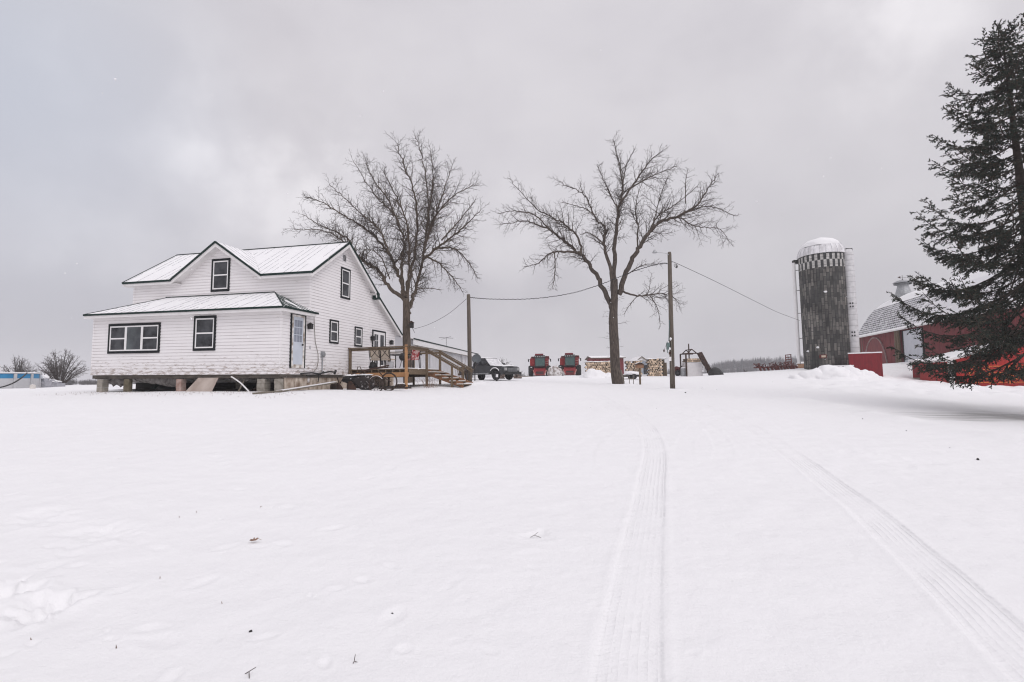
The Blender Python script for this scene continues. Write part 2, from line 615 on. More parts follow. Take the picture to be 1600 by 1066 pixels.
    worn.inputs['From Min'].default_value = .25; worn.inputs['From Max'].default_value = 1.0
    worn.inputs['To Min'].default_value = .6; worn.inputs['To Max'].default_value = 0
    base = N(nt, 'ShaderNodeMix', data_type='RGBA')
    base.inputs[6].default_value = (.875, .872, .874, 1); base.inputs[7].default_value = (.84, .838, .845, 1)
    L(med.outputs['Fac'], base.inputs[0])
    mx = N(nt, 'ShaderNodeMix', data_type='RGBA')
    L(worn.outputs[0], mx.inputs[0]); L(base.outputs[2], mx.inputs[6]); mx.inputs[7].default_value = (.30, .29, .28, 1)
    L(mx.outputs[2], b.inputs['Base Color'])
    b.inputs['Roughness'].default_value = .8
    b.inputs['Specular IOR Level'].default_value = .25
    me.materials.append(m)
    return o


build_ground()

# ------------------------------------------------------------------ sky, sun, air
W = bpy.data.worlds.new("World")
SC.world = W
W.use_nodes = True
nt = W.node_tree
for n in list(nt.nodes): nt.nodes.remove(n)
L = nt.links.new
out = N(nt, 'ShaderNodeOutputWorld')
SUN_EL, SUN_ROT = R(46), R(142)        # veiled by cloud, behind the camera on the right


def dirpx(u, v):
    d = P(u, v, 10).normalized()
    return (d.x, d.y, d.z)


sky = N(nt, 'ShaderNodeTexSky', sky_type='NISHITA', sun_disc=False)
sky.sun_elevation = SUN_EL
sky.sun_rotation = SUN_ROT
sky.dust_density = 1
bg1 = N(nt, 'ShaderNodeBackground'); bg1.inputs['Strength'].default_value = .05
hsv = N(nt, 'ShaderNodeHueSaturation'); hsv.inputs['Saturation'].default_value = .35
L(sky.outputs[0], hsv.inputs['Color']); L(hsv.outputs[0], bg1.inputs['Color'])
tc = N(nt, 'ShaderNodeTexCoord')
mp = N(nt, 'ShaderNodeMapping'); mp.inputs['Scale'].default_value = (1.0, 1.0, 2.6); mp.inputs['Rotation'].default_value = (.15, .25, .9)
L(tc.outputs['Generated'], mp.inputs[0])
n1 = N(nt, 'ShaderNodeTexNoise'); n1.inputs['Scale'].default_value = 1.25; n1.inputs['Detail'].default_value = 5; n1.inputs['Roughness'].default_value = .45; n1.inputs['Distortion'].default_value = .5
L(mp.outputs[0], n1.inputs['Vector'])
cr = N(nt, 'ShaderNodeValToRGB')
cr.color_ramp.elements[0].position = .3; cr.color_ramp.elements[0].color = (.52, .50, .54, 1)
cr.color_ramp.elements[1].position = .7; cr.color_ramp.elements[1].color = (.65, .628, .66, 1)
L(n1.outputs['Fac'], cr.inputs[0])
cur = cr.outputs[0]
SPOTS = [(308, 252, .034, .10), (370, 335, .22, .085), (470, 330, .12, .12), (1420, 14, .12, .10), (1395, 40, .06, .08), (0, 345, .09, .08), (120, 320, .20, .06), (810, 395, .14, .05), (900, 60, .7, .05)]
nz = N(nt, 'ShaderNodeTexNoise'); nz.inputs['Scale'].default_value = 9; nz.inputs['Detail'].default_value = 5
L(tc.outputs['Generated'], nz.inputs['Vector'])
for (u, v, wdt, amt) in SPOTS:          # thin places in the cloud where more daylight comes through
    vm = N(nt, 'ShaderNodeVectorMath', operation='DISTANCE')
    L(tc.outputs['Generated'], vm.inputs[0]); vm.inputs[1].default_value = dirpx(u, v)
    dv = N(nt, 'ShaderNodeMath', operation='DIVIDE'); L(vm.outputs['Value'], dv.inputs[0]); dv.inputs[1].default_value = wdt
    ad = N(nt, 'ShaderNodeMath', operation='MULTIPLY_ADD'); L(nz.outputs['Fac'], ad.inputs[0]); ad.inputs[1].default_value = 2.0; L(dv.outputs[0], ad.inputs[2])
    sb = N(nt, 'ShaderNodeMath', operation='SUBTRACT'); L(ad.outputs[0], sb.inputs[0]); sb.inputs[1].default_value = 1.0
    pw = N(nt, 'ShaderNodeMapRange', interpolation_type='SMOOTHSTEP'); L(sb.outputs[0], pw.inputs['Value'])
    pw.inputs['From Min'].default_value = 1.2; pw.inputs['From Max'].default_value = 0; pw.inputs['To Min'].default_value = 0; pw.inputs['To Max'].default_value = amt
    mx = N(nt, 'ShaderNodeMix', data_type='RGBA', blend_type='ADD'); mx.inputs[0].default_value = 1
    tint = N(nt, 'ShaderNodeMix', data_type='RGBA'); L(pw.outputs[0], tint.inputs[0]); tint.inputs[6].default_value = (0, 0, 0, 1); tint.inputs[7].default_value = (1, .98, .95, 1)
    L(cur, mx.inputs[6]); L(tint.outputs[2], mx.inputs[7])
    cur = mx.outputs[2]
# colder, darker cloud low on the left and right
for (u, v, wdt, amt, colr) in [(-60, 140, .42, .75, (.47, .51, .60, 1)), (20, 480, .5, .35, (.52, .515, .575, 1)), (1250, 520, .6, .40, (.50, .487, .52, 1))]:
    vm = N(nt, 'ShaderNodeVectorMath', operation='DISTANCE')
    L(tc.outputs['Generated'], vm.inputs[0]); vm.inputs[1].default_value = dirpx(u, v)
    pw = N(nt, 'ShaderNodeMapRange', interpolation_type='SMOOTHSTEP'); L(vm.outputs['Value'], pw.inputs['Value'])
    pw.inputs['From Min'].default_value = wdt; pw.inputs['From Max'].default_value = 0; pw.inputs['To Min'].default_value = 0; pw.inputs['To Max'].default_value = amt
    mx = N(nt, 'ShaderNodeMix', data_type='RGBA'); L(pw.outputs[0], mx.inputs[0]); L(cur, mx.inputs[6]); mx.inputs[7].default_value = colr
    cur = mx.outputs[2]
# an overcast sky is brightest overhead
sx = N(nt, 'ShaderNodeSeparateXYZ'); L(tc.outputs['Generated'], sx.inputs[0])
zr = N(nt, 'ShaderNodeMapRange', interpolation_type='SMOOTHSTEP'); L(sx.outputs[2], zr.inputs['Value'])
zr.inputs['From Min'].default_value = .42; zr.inputs['From Max'].default_value = .95; zr.inputs['To Min'].default_value = 1; zr.inputs['To Max'].default_value = 1.12
hz = N(nt, 'ShaderNodeMapRange', interpolation_type='SMOOTHSTEP'); L(sx.outputs[2], hz.inputs['Value'])
hz.inputs['From Min'].default_value = .0; hz.inputs['From Max'].default_value = .42; hz.inputs['To Min'].default_value = .98; hz.inputs['To Max'].default_value = 1.14
mm = N(nt, 'ShaderNodeMath', operation='MULTIPLY'); L(zr.outputs[0], mm.inputs[0]); L(hz.outputs[0], mm.inputs[1])
# unseen cloud behind the camera, brightened to lift the house walls
sdn = N(nt, 'ShaderNodeVectorMath', operation='DISTANCE'); L(tc.outputs['Generated'], sdn.inputs[0])
sdn.inputs[1].default_value = (math.cos(SUN_EL) * math.sin(SUN_ROT), math.cos(SUN_EL) * math.cos(SUN_ROT), math.sin(SUN_EL))
sr_ = N(nt, 'ShaderNodeMapRange', interpolation_type='SMOOTHSTEP'); L(sdn.outputs['Value'], sr_.inputs['Value'])
sr_.inputs['From Min'].default_value = 1.35; sr_.inputs['From Max'].default_value = .1; sr_.inputs['To Min'].default_value = 1; sr_.inputs['To Max'].default_value = 1.9
mm2 = N(nt, 'ShaderNodeMath', operation='MULTIPLY'); L(mm.outputs[0], mm2.inputs[0]); L(sr_.outputs[0], mm2.inputs[1]); mm = mm2
bg2 = N(nt, 'ShaderNodeBackground')
L(cur, bg2.inputs['Color']); L(mm.outputs[0], bg2.inputs['Strength'])
ad = N(nt, 'ShaderNodeMixShader'); ad.inputs[0].default_value = .88; L(bg1.outputs[0], ad.inputs[1]); L(bg2.outputs[0], ad.inputs[2])
L(ad.outputs[0], out.inputs['Surface'])

sl = bpy.data.lights.new('sun', 'SUN')
sl.energy = 0.55
sl.angle = R(35)
sl.color = (1, .965, .93)
so = bpy.data.objects.new('sun', sl)
COL.objects.link(so)
sd = V((math.cos(SUN_EL) * math.sin(SUN_ROT), math.cos(SUN_EL) * math.cos(SUN_ROT), math.sin(SUN_EL)))
so.rotation_euler = sd.to_track_quat('Z', 'Y').to_euler()

hb = MB()
hb.bb((-505, -505, -8), (505, 505, 21))
hz_o = hb.build('haze', [], None)
hz_o['kind'] = 'stuff'
hz_o['label'] = 'pale grey winter haze over the far woods'
hm, hnt, hbs = new_mat('haze_air')
hnt.nodes.remove(hbs)
pv = N(hnt, 'ShaderNodeVolumePrincipled')
pv.inputs['Color'].default_value = (.93, .93, .96, 1)
pv.inputs['Density'].default_value = HAZE = .0007
pv.inputs['Anisotropy'].default_value = .2
hnt.links.new(pv.outputs[0], hnt.nodes['Material Output'].inputs['Volume'])
hz_o.data.materials.append(hm)

SC.view_settings.view_transform = 'Standard'
SC.view_settings.look = 'None'
SC.view_settings.exposure = 0.07
SC.view_settings.gamma = 1.0
SC.cycles.max_bounces = 8
SC.cycles.volume_bounces = 1

# ------------------------------------------------------------------ farmhouse
def lap(mb, F, prof, z0, z1, pitch=.128, mi=0):
    """lapped siding boards on a wall given by F(along, height, out)"""
    z = z0
    while z < z1 - 1e-4:
        zt = min(z + pitch, z1)
        a0, a1 = prof(z); b0, b1 = prof(zt)
        if b1 < b0: b0 = b1 = (b0 + b1) / 2
        if a1 - a0 > .01:
            mb.poly([F(a0, z, .022), F(a1, z, .022), F(b1, zt, .004), F(b0, zt, .004)], mi)
            mb.poly([F(a0, z, .022), F(a0, z, .0), F(a1, z, .0), F(a1, z, .022)], mi)
        z = zt


def siding_mat():
    m, nt, b = new_mat('white_siding')
    L = nt.links.new
    tc = N(nt, 'ShaderNodeTexCoord')
    sx = N(nt, 'ShaderNodeSeparateXYZ'); L(tc.outputs['Object'], sx.inputs[0])
    mp = N(nt, 'ShaderNodeMapping'); mp.inputs['Scale'].default_value = (1.3, 1.3, 5.5); L(tc.outputs['Object'], mp.inputs[0])
    n1 = N(nt, 'ShaderNodeTexNoise'); n1.inputs['Scale'].default_value = 2.6; n1.inputs['Detail'].default_value = 9; n1.inputs['Roughness'].default_value = .68
    L(mp.outputs[0], n1.inputs['Vector'])
    # dirt splashed up from the ground, heaviest on the low boards
    lo = N(nt, 'ShaderNodeMapRange'); L(sx.outputs[2], lo.inputs['Value'])
    lo.inputs['From Min'].default_value = .3; lo.inputs['From Max'].default_value = 1.35; lo.inputs['To Min'].default_value = .185; lo.inputs['To Max'].default_value = 0
    ad = N(nt, 'ShaderNodeMath', operation='ADD'); L(n1.outputs['Fac'], ad.inputs[0]); L(lo.outputs[0], ad.inputs[1])
    st = N(nt, 'ShaderNodeMapRange', interpolation_type='SMOOTHSTEP'); L(ad.outputs[0], st.inputs['Value'])
    st.inputs['From Min'].default_value = .60; st.inputs['From Max'].default_value = .80; st.inputs['To Min'].default_value = 0; st.inputs['To Max'].default_value = .8
    n2 = N(nt, 'ShaderNodeTexNoise'); n2.inputs['Scale'].default_value = .8; n2.inputs['Detail'].default_value = 4; L(tc.outputs['Object'], n2.inputs['Vector'])
    bs = N(nt, 'ShaderNodeMix', data_type='RGBA'); L(n2.outputs['Fac'], bs.inputs[0])
    bs.inputs[6].default_value = (.83, .81, .81, 1); bs.inputs[7].default_value = (.77, .745, .745, 1)
    mx = N(nt, 'ShaderNodeMix', data_type='RGBA'); L(st.outputs[0], mx.inputs[0]); L(bs.outputs[2], mx.inputs[6]); mx.inputs[7].default_value = (.27, .20, .155, 1)
    # dark line near the top of each board, just under the lap
    md = N(nt, 'ShaderNodeMath', operation='FRACT')
    dv = N(nt, 'ShaderNodeMath', operation='MULTIPLY_ADD'); L(sx.outputs[2], dv.inputs[0]); dv.inputs[1].default_value = 1 / .128; dv.inputs[2].default_value = -.33 / .128 + .0
    L(dv.outputs[0], md.inputs[0])
    gt = N(nt, 'ShaderNodeMapRange'); L(md.outputs[0], gt.inputs['Value'])
    gt.inputs['From Min'].default_value = .80; gt.inputs['From Max'].default_value = .95; gt.inputs['To Min'].default_value = 0; gt.inputs['To Max'].default_value = .6
    gn = N(nt, 'ShaderNodeMath', operation='MULTIPLY'); L(gt.outputs[0], gn.inputs[0]); L(n2.outputs['Fac'], gn.inputs[1])
    gm = N(nt, 'ShaderNodeMath', operation='MULTIPLY'); L(gn.outputs[0], gm.inputs[0]); gm.inputs[1].default_value = 1.7
    mx2 = N(nt, 'ShaderNodeMix', data_type='RGBA'); L(gm.outputs[0], mx2.inputs[0]); L(mx.outputs[2], mx2.inputs[6]); mx2.inputs[7].default_value = (.30, .26, .25, 1)
    L(mx2.outputs[2], b.inputs['Base Color'])
    b.inputs['Roughness'].default_value = .55
    return m


M_siding = siding_mat()
M_rib = mat('snow_dusted_seam', (.66, .66, .68), (.34, .35, .36), rough=.6, scale=6, contrast=.12)
M_soffit = mat('soffit', (.76, .745, .74), (.68, .66, .65), rough=.7, scale=3)

HZ = -.33
farm = thing('farmhouse', 'white clapboard farmhouse with dark window trim and snowy roof, raised on blocks', 'house',
             (HO.x, HO.y, HZ), HA)
farm.rotation_euler = (0, .012, HA)      # the old house has sunk a little at this corner


def hpart(mb, name, mats, parent=None, smooth=False):
    """a part drawn in house coordinates measured from eye level"""
    o = mb.build(name, mats, parent or farm, smooth)
    if parent is None:
        o.location.z = -HZ
    return o


HL, PD, MB_, LT = 9.3, 1.70, 6.55, 9.3       # length, porch depth, main back, lean-to back
RID_Y, RID_Z, EZ = 4.12, 6.42, 4.72
FL = .33                                      # bottom of the siding

Ffront = lambda off: (lambda a, h, n: V((a, off - n, h)))
Fside = lambda off: (lambda a, h, n: V((off + n, a, h)))

# porch walls
m_ = MB()
lap(m_, Ffront(0), lambda z: (-HL, 0), FL, 2.86)
lap(m_, Fside(0), lambda z: (0, PD), FL, 2.86)
lap(m_, Fside(-HL), lambda z: (0, PD), FL, 2.86)
m_.bb((-HL, .0, FL), (0, .10, 2.9))
m_.bb((-.10, .1, FL), (0, PD, 2.9))
m_.bb((-HL, .1, FL), (-HL + .1, PD, 2.9))
for x in (-HL, 0):
    s = .025
    m_.bb((x - .05 if x == 0 else x - s, -s, FL), (x + s if x == 0 else x + .05, .06, 2.9))
hpart(m_, 'porch_wall', M_siding)
# main body walls
m_ = MB()
lap(m_, Ffront(PD), lambda z: (-HL, 0), 2.4, 4.74)
CX, CW, CZ = -4.52, 1.95, 6.0


def cg(z):
    w = CW * max(0, (CZ - z) / (CZ - EZ))
    return (CX - w, CX + w)


lap(m_, Ffront(PD), cg, 4.74, 5.98)
m_.prism([(-HL, PD, .0), (0, PD, .0), (0, PD, 4.74), (-HL, PD, 4.74)], (0, .12, 0))
m_.prism([(CX - CW, PD, 4.72), (CX + CW, PD, 4.72), (CX, PD, 6.0)], (0, .10, 0))
sl_f = (RID_Z - EZ) / (RID_Y - PD)
sl_b = (RID_Z - EZ) / (MB_ - RID_Y)


def gab(z):
    if z <= EZ: return (PD, MB_)
    return (PD + (z - EZ) / sl_f, MB_ - (z - EZ) / sl_b)


for x, sgn in ((0, 1), (-HL, -1)):
    Fx = (lambda x, sgn: (lambda a, h, n: V((x + sgn * n, a, h))))(x, sgn)
    lap(m_, Fx, gab, FL, RID_Z - .05)
    m_.prism([(x, PD, FL), (x, MB_, FL), (x, MB_, EZ), (x, RID_Y, RID_Z - .04), (x, PD, EZ)], (-sgn * .12, 0, 0))
LZ0, LZ1 = 4.55, 2.78
for x, sgn in ((0, 1), (-HL, -1)):
    Fx = (lambda x, sgn: (lambda a, h, n: V((x + sgn * n, a, h))))(x, sgn)
    lap(m_, Fx, lambda z: (MB_, LT if z < LZ1 else MB_ + (LT - MB_) * (LZ0 - z) / (LZ0 - LZ1)), FL, LZ0 - .02)
    m_.prism([(x, MB_, FL), (x, LT, FL), (x, LT, LZ1), (x, MB_, LZ0)], (-sgn * .12, 0, 0))
lap(m_, lambda a, h, n: V((a, LT + n, h)), lambda z: (-HL, 0), FL, 2.76)
m_.bb((-HL, LT - .1, FL), (0, LT, 2.76))
# corner boards
m_.bb((-.06, PD - .026, 2.75), (.026, PD + .05, 4.72))
m_.bb((-HL - .026, PD - .026, 2.75), (-HL + .06, PD + .05, 4.72))
m_.bb((.0, MB_ - .04, FL), (.03, MB_ + .04, 4.4))
m_.bb((.0, LT - .06, FL), (.03, LT + .026, 2.62))
hpart(m_, 'wall', M_siding)

# ---------------- roofs


def roof_slab(mb, pts, th=.07, rib=.33, e=None, miS=0, miR=1, miB=2, ribs=True, jit=0.0):
    """a snowy standing seam roof plane; e is the level eave direction"""
    pts = [V(p) for p in pts]
    nrm = V((0, 0, 0))
    for i in range(1, len(pts) - 1):
        nrm += (pts[i] - pts[0]).cross(pts[i + 1] - pts[0])
    nrm.normalize()
    if nrm.z < 0: nrm = -nrm
    mb.prism(pts, -nrm * th, miS, miB)
    if not ribs: return
    e = V(e).normalized()
    s = nrm.cross(e)
    o = pts[0]
    q = [((p - o).dot(e), (p - o).dot(s)) for p in pts]
    x = min(a for a, b in q) + rib * .4
    xm = max(a for a, b in q)
    while x < xm - .05:
        ys = []
        for i in range(len(q)):
            (a, b), (c, d) = q[i], q[(i + 1) % len(q)]
            if (a - x) * (c - x) < 0:
                ys.append(b + (d - b) * (x - a) / (c - a))
        if len(ys) >= 2:
            y0, y1 = min(ys), max(ys)
            if y1 - y0 > .1:
                L0 = y1 - y0
                A = o + e * x + s * (y0 + .02) + nrm * .006
                B = o + e * x + s * (y1 - .02) + nrm * .006
                # snow buries the seam in places
                t = 0
                while t < 1:
                    t2 = min(1, t + rnd.uniform(.15, .5))
                    if rnd.random() < .72:
                        mb.beam(A.lerp(B, t), A.lerp(B, t2), .012, .014, miR, nrm)
                    t = t2 + rnd.uniform(0, .05)
        x += rib


OV = .32
ey = PD - .34
ezr = EZ + .02 - .34 * sl_f + .05
xl, xr = -HL - .30, .30
RZ = RID_Z + .06
slm = (RZ - ezr) / (RID_Y - ey)
CF = CX - 2.36; CR_ = CX + 2.36
CRZ = 6.10
ybk = ey + (CRZ - ezr) / slm
m_ = MB()
roof_slab(m_, [(xl, ey, ezr), (CF, ey, ezr), (CX, ybk, CRZ), (CX, RID_Y, RZ), (xl, RID_Y, RZ)], e=(1, 0, 0))
roof_slab(m_, [(CR_, ey, ezr), (xr, ey, ezr), (xr, RID_Y, RZ), (CX, RID_Y, RZ), (CX, ybk, CRZ)], e=(1, 0, 0))
yf = PD - .36
roof_slab(m_, [(CF, yf, ezr), (CX, yf, CRZ + .03), (CX, ybk, CRZ + .03)], e=(0, 1, 0), rib=.3)
roof_slab(m_, [(CR_, yf, ezr), (CX, ybk, CRZ + .03), (CX, yf, CRZ + .03)], e=(0, 1, 0), rib=.3)
by = MB_ + .30
bz = RZ - (by - RID_Y) * ((RZ - (EZ - .05)) / (MB_ + .12 - RID_Y))
roof_slab(m_, [(xl, RID_Y, RZ), (xr, RID_Y, RZ), (xr, by, bz), (xl, by, bz)], e=(1, 0, 0))
ly0 = MB_ + .14
lz0 = LZ0 - .02
ly1 = LT + .36
lz1 = LZ1 - .36 * (LZ0 - LZ1) / (LT - MB_) + .07
roof_slab(m_, [(xl, ly0, lz0), (xr, ly0, lz0), (xr, ly1, lz1), (xl, ly1, lz1)], e=(1, 0, 0))
roof = hpart(m_, 'roof', [snow_mat, M_rib, M_soffit])
# dark edging along eaves, rakes and ridge
m_ = MB()
d = .075
UPN = (0, 0, 1)


def edge(p, q, w=.03, h=.09):
    m_.beam(p, q, w, h, 0, (0, 0, 1))


edge((xl, ey - .012, ezr - .02), (CF, ey - .012, ezr - .02))
edge((CR_, ey - .012, ezr - .02), (xr, ey - .012, ezr - .02))
edge((CF, yf - .018, ezr - .02), (CX, yf - .018, CRZ + .01), h=.085)
edge((CX, yf - .018, CRZ + .01), (CR_, yf - .018, ezr - .02), h=.085)
for x in (xl - .012, xr + .012):
    edge((x, ey, ezr - .02), (x, RID_Y, RZ - .02), h=.085)
    edge((x, RID_Y, RZ - .02), (x, by, bz - .02), h=.085)
    edge((x, ly0, lz0 - .02), (x, ly1, lz1 - .02), h=.085)
edge((xl, RID_Y, RZ + .02), (CX, RID_Y, RZ + .02), .09, .02)
edge((CX, RID_Y, RZ + .02), (xr, RID_Y, RZ + .02), .09, .02)
m_.bb((xl, by - .02, bz - .14), (xr + .02, by + .10, bz - .0)); m_.bb((xr - .26, by - .10, bz - .34), (xr + .03, by + .12, bz - .02))
m_.build('edge_trim', M_green, roof)
# soffits and rake boards
m_ = MB()
m_.prism([(xr, ey + .02, ezr - .09), (xr, RID_Y, RZ - .10), (xr, RID_Y, RZ - .24), (xr, ey + .02, ezr - .22)], (-.03, 0, 0))
m_.prism([(xr, by, bz - .10), (xr, RID_Y, RZ - .10), (xr, RID_Y, RZ - .24), (xr, by, bz - .24)], (-.03, 0, 0))
m_.prism([(xr, ly0, lz0 - .09), (xr, ly1, lz1 - .09), (xr, ly1, lz1 - .23), (xr, ly0, lz0 - .23)], (-.03, 0, 0))
m_.bb((xl + .02, ey + .01, ezr - .17), (CF, ey + .04, ezr - .06))
m_.bb((CR_, ey + .01, ezr - .17), (xr - .02, ey + .04, ezr - .06))
m_.bb((xl + .02, ey + .05, ezr - .17), (CF + .3, PD, ezr - .15))
m_.bb((CR_ - .3, ey + .05, ezr - .17), (xr - .04, PD, ezr - .15))
for sx_ in (-1, 1):
    F_ = CF if sx_ < 0 else CR_
    m_.prism([(F_, yf + .01, ezr - .09), (CX, yf + .01, CRZ - .05), (CX, yf + .01, CRZ - .20), (F_, yf + .01, ezr - .2)], (0, .03, 0))
    m_.prism([(F_, yf + .04, ezr - .19), (CX, yf + .04, CRZ - .17), (CX, PD, CRZ - .17), (F_, PD, ezr - .19)], (0, 0, .02))
m_.build('fascia', M_soffit, roof)

# porch roof (hipped both ends)
pe = -.34
PEZ, PTZ = 2.88, 3.82
pxl, pxr = -HL - .16, .34
run = PD - pe
m_ = MB()
roof_slab(m_, [(pxl, pe, PEZ), (pxr, pe, PEZ), (pxr - run, PD, PTZ), (pxl + run, PD, PTZ)], e=(1, 0, 0), rib=.36)
roof_slab(m_, [(pxl, pe, PEZ), (pxl + run, PD, PTZ), (pxl, PD, PEZ)], e=(0, 1, 0), ribs=False)
pr = hpart(m_, 'porch_roof', [snow_mat, M_rib, M_soffit])
m_ = MB()
roof_slab(m_, [(pxr, pe, PEZ), (pxr, PD + .12, PEZ), (pxr - run, PD, PTZ)], e=(0, 1, 0), rib=.3, miS=1, miR=0, miB=2)
M_halfsnow = mat('green_metal_with_snow', SNOWC, (.01, .035, .028), rough=.6, scale=2.4, stretch=(1, 3, 1), contrast=.05)
o = m_.build('hip_end', [M_green, M_halfsnow, M_soffit], pr)
o['label'] = 'green metal hip end only partly covered in snow'
m_ = MB()
edge((pxl, pe - .012, PEZ - .02), (pxr, pe - .012, PEZ - .02), h=.075)
edge((pxr + .012, pe, PEZ - .02), (pxr + .012, PD + .12, PEZ - .02), h=.075)
edge((pxl - .012, pe, PEZ - .02), (pxl - .012, PD, PEZ - .02), h=.075)
edge((pxr, pe, PEZ + .01), (pxr - run, PD, PTZ + .01), .05, .02)
edge((pxl, pe, PEZ + .01), (pxl + run, PD, PTZ + .01), .05, .02)
edge((pxl + run, PD - .03, PTZ + .02), (pxr - run, PD - .03, PTZ + .02), .05, .03)
m_.build('edge_trim', M_green, pr)
m_ = MB()
m_.bb((pxl + .02, pe + .01, PEZ - .17), (pxr - .02, pe + .04, PEZ - .06))
m_.bb((pxr - .04, pe + .04, PEZ - .17), (pxr - .01, PD, PEZ - .06))
m_.bb((pxl + .03, pe + .05, PEZ - .15), (pxr - .05, -.005, PEZ - .13))
m_.bb((.005, 0, PEZ - .15), (pxr - .05, PD, PEZ - .13))
m_.build('fascia', M_soffit, pr)


# ---------------- windows and doors
def window(F, a0, a1, z0, z1, cols=1, trim=.10, meet=True, fixed=()):
    mb = MB()

    def rect(mb, a, b, c, d, n0, n1, mi=0):
        ps = [F(a, c, n0), F(b, c, n0), F(b, d, n0), F(a, d, n0)]
        mb.prism(ps, F(a, c, n1) - F(a, c, n0), mi)
    rect(mb, a0, a1, z1 - trim, z1, .0, .055)
    rect(mb, a0, a1, z0, z0 + trim, .0, .055)
    rect(mb, a0, a0 + trim * .8, z0 + trim, z1 - trim, .0, .053)
    rect(mb, a1 - trim * .8, a1, z0 + trim, z1 - trim, .0, .053)
    w = hpart(mb, 'window', M_trim)
    A0, A1, Z0, Z1 = a0 + trim * .8, a1 - trim * .8, z0 + trim, z1 - trim
    cw = (A1 - A0) / cols
    for c in range(cols):
        x0, x1 = A0 + c * cw, A0 + (c + 1) * cw
        fb = MB(); s = .055
        rect(fb, x0, x1, Z1 - s, Z1, .0, .045)
        rect(fb, x0, x1, Z0, Z0 + s, .0, .045)
        rect(fb, x0, x0 + s, Z0 + s, Z1 - s, .0, .043)
        rect(fb, x1 - s, x1, Z0 + s, Z1 - s, .0, .043)
        mid = (Z0 + Z1) / 2
        if c not in fixed:
            rect(fb, x0 + s, x1 - s, mid - .028, mid + .028, .0, .040)
        fb.build('sash', M_white_paint, w)
        gb = MB()
        if c in fixed:
            rect(gb, x0 + s, x1 - s, Z0 + s, Z1 - s, .027, .034)
            gb.build('pane', M_glass2, w)
        else:
            for (q0, q1) in ((Z0 + s, mid - .028), (mid + .028, Z1 - s)):
                gb = MB(); rect(gb, x0 + s, x1 - s, q0, q1, .027, .034)
                gb.build('pane', M_glass, w)
    return w


def window_back(*a): pass


window(Ffront(0), -8.44, -5.73, 1.23, 2.48, cols=3, fixed=(1,))
window(Ffront(0), -4.05, -2.99, 1.28, 2.68)
window(Ffront(PD), -4.98, -4.02, 3.98, 5.44)
window(Fside(0), 3.10, 3.78, 1.72, 2.78, trim=.075)
window(Fside(0), 5.15, 5.82, 1.70, 2.66, trim=.075)
window(Fside(0), 3.90, 4.66, 3.86, 5.30, trim=.08)


def frect(mb, F, a, b, c, d, n0, n1, mi=0):
    mb.prism([F(a, c, n0), F(b, c, n0), F(b, d, n0), F(a, d, n0)], F(a, c, n1) - F(a, c, n0), mi)


FS = Fside(0)
M_doorblue = mat('pale_blue_grey_door', (.56, .60, .66), (.48, .52, .58), rough=.5, scale=2)
m_ = MB()
frect(m_, FS, .66, 1.26, .72, 2.62, 0, .045, 0)
door = hpart(m_, 'entry_door', M_doorblue)
m_ = MB()
for a in (.50, 1.36): frect(m_, FS, a, a + .06, .58, 2.76, 0, .06)
frect(m_, FS, .56, 1.36, 2.70, 2.76, 0, .06)
m_.build('casing', M_trim, door)
m_ = MB()
frect(m_, FS, .56, .66, .64, 2.70, 0, .05); frect(m_, FS, 1.26, 1.36, .64, 2.70, 0, .05)
frect(m_, FS, .66, 1.26, 2.62, 2.70, 0, .05); frect(m_, FS, .56, 1.36, .58, .72, 0, .055)
m_.build('jamb', mat('worn_white_paint', (.74, .72, .69), (.30, .25, .20), rough=.8, scale=5, contrast=.12), door)
for i in range(3):
    for j in range(3):
        m_ = MB(); a = .71 + i * .17; z = 1.62 + j * .30
        frect(m_, FS, a, a + .145, z, z + .27, .046, .05)
        m_.build('pane', mat('pale_door_glass', (.30, .32, .37), (.2, .22, .26), rough=.12) if (i, j) == (0, 0) else bpy.data.materials['pale_door_glass'], door)  # pale blue-grey colour given to the door panes
m_ = MB(); m_.blob(FS(1.21, 1.52, .08), (.04, .04, .04), 0, 1, 8, 6); m_.cyl(FS(1.21, 1.52, .04), FS(1.21, 1.52, .08), .015)
m_.build('handle', M_black, door)

m_ = MB()
for a in (6.82, 8.13): frect(m_, FS, a, a + .07, .60, 2.66, 0, .055)
frect(m_, FS, 6.89, 8.13, 2.58, 2.66, 0, .055)
pdoor = hpart(m_, 'patio_door', M_trim)
for k, (a, b_) in enumerate(((6.89, 7.51), (7.51, 8.13))):
    m_ = MB()
    frect(m_, FS, a, a + .11, .64, 2.58, 0, .045); frect(m_, FS, b_ - .11, b_, .64, 2.58, 0, .045)
    frect(m_, FS, a + .11, b_ - .11, 2.44, 2.58, 0, .045); frect(m_, FS, a + .11, b_ - .11, .64, .86, 0, .045)
    if k == 0:
        frect(m_, FS, a + .30, a + .32, .86, 2.44, .031, .040)
        for z in (1.3, 1.7, 2.1): frect(m_, FS, a + .11, b_ - .11, z, z + .02, .031, .038)
    sh = m_.build('door_leaf', M_white_paint, pdoor)
    m_ = MB(); frect(m_, FS, a + .11, b_ - .11, .86, 2.44, .024, .030)
    m_.build('pane', M_glass, pdoor)


def wall_lamp(a, z):
    m_ = MB()
    c = FS(a, z, .12)
    m_.box(c, (.15, .15, .20), Matrix.Rotation(.0, 3, 'Z'))
    m_.lathe([(.001, .17), (.13, .10), (.12, .09)], 8, c)
    m_.bb(FS(a - .06, z - .07, 0), FS(a + .06, z + .10, .03))
    m_.beam(FS(a, z + .02, .02), FS(a, z + .02, .10), .03, .03)
    hpart(m_, 'wall_lamp', M_black)


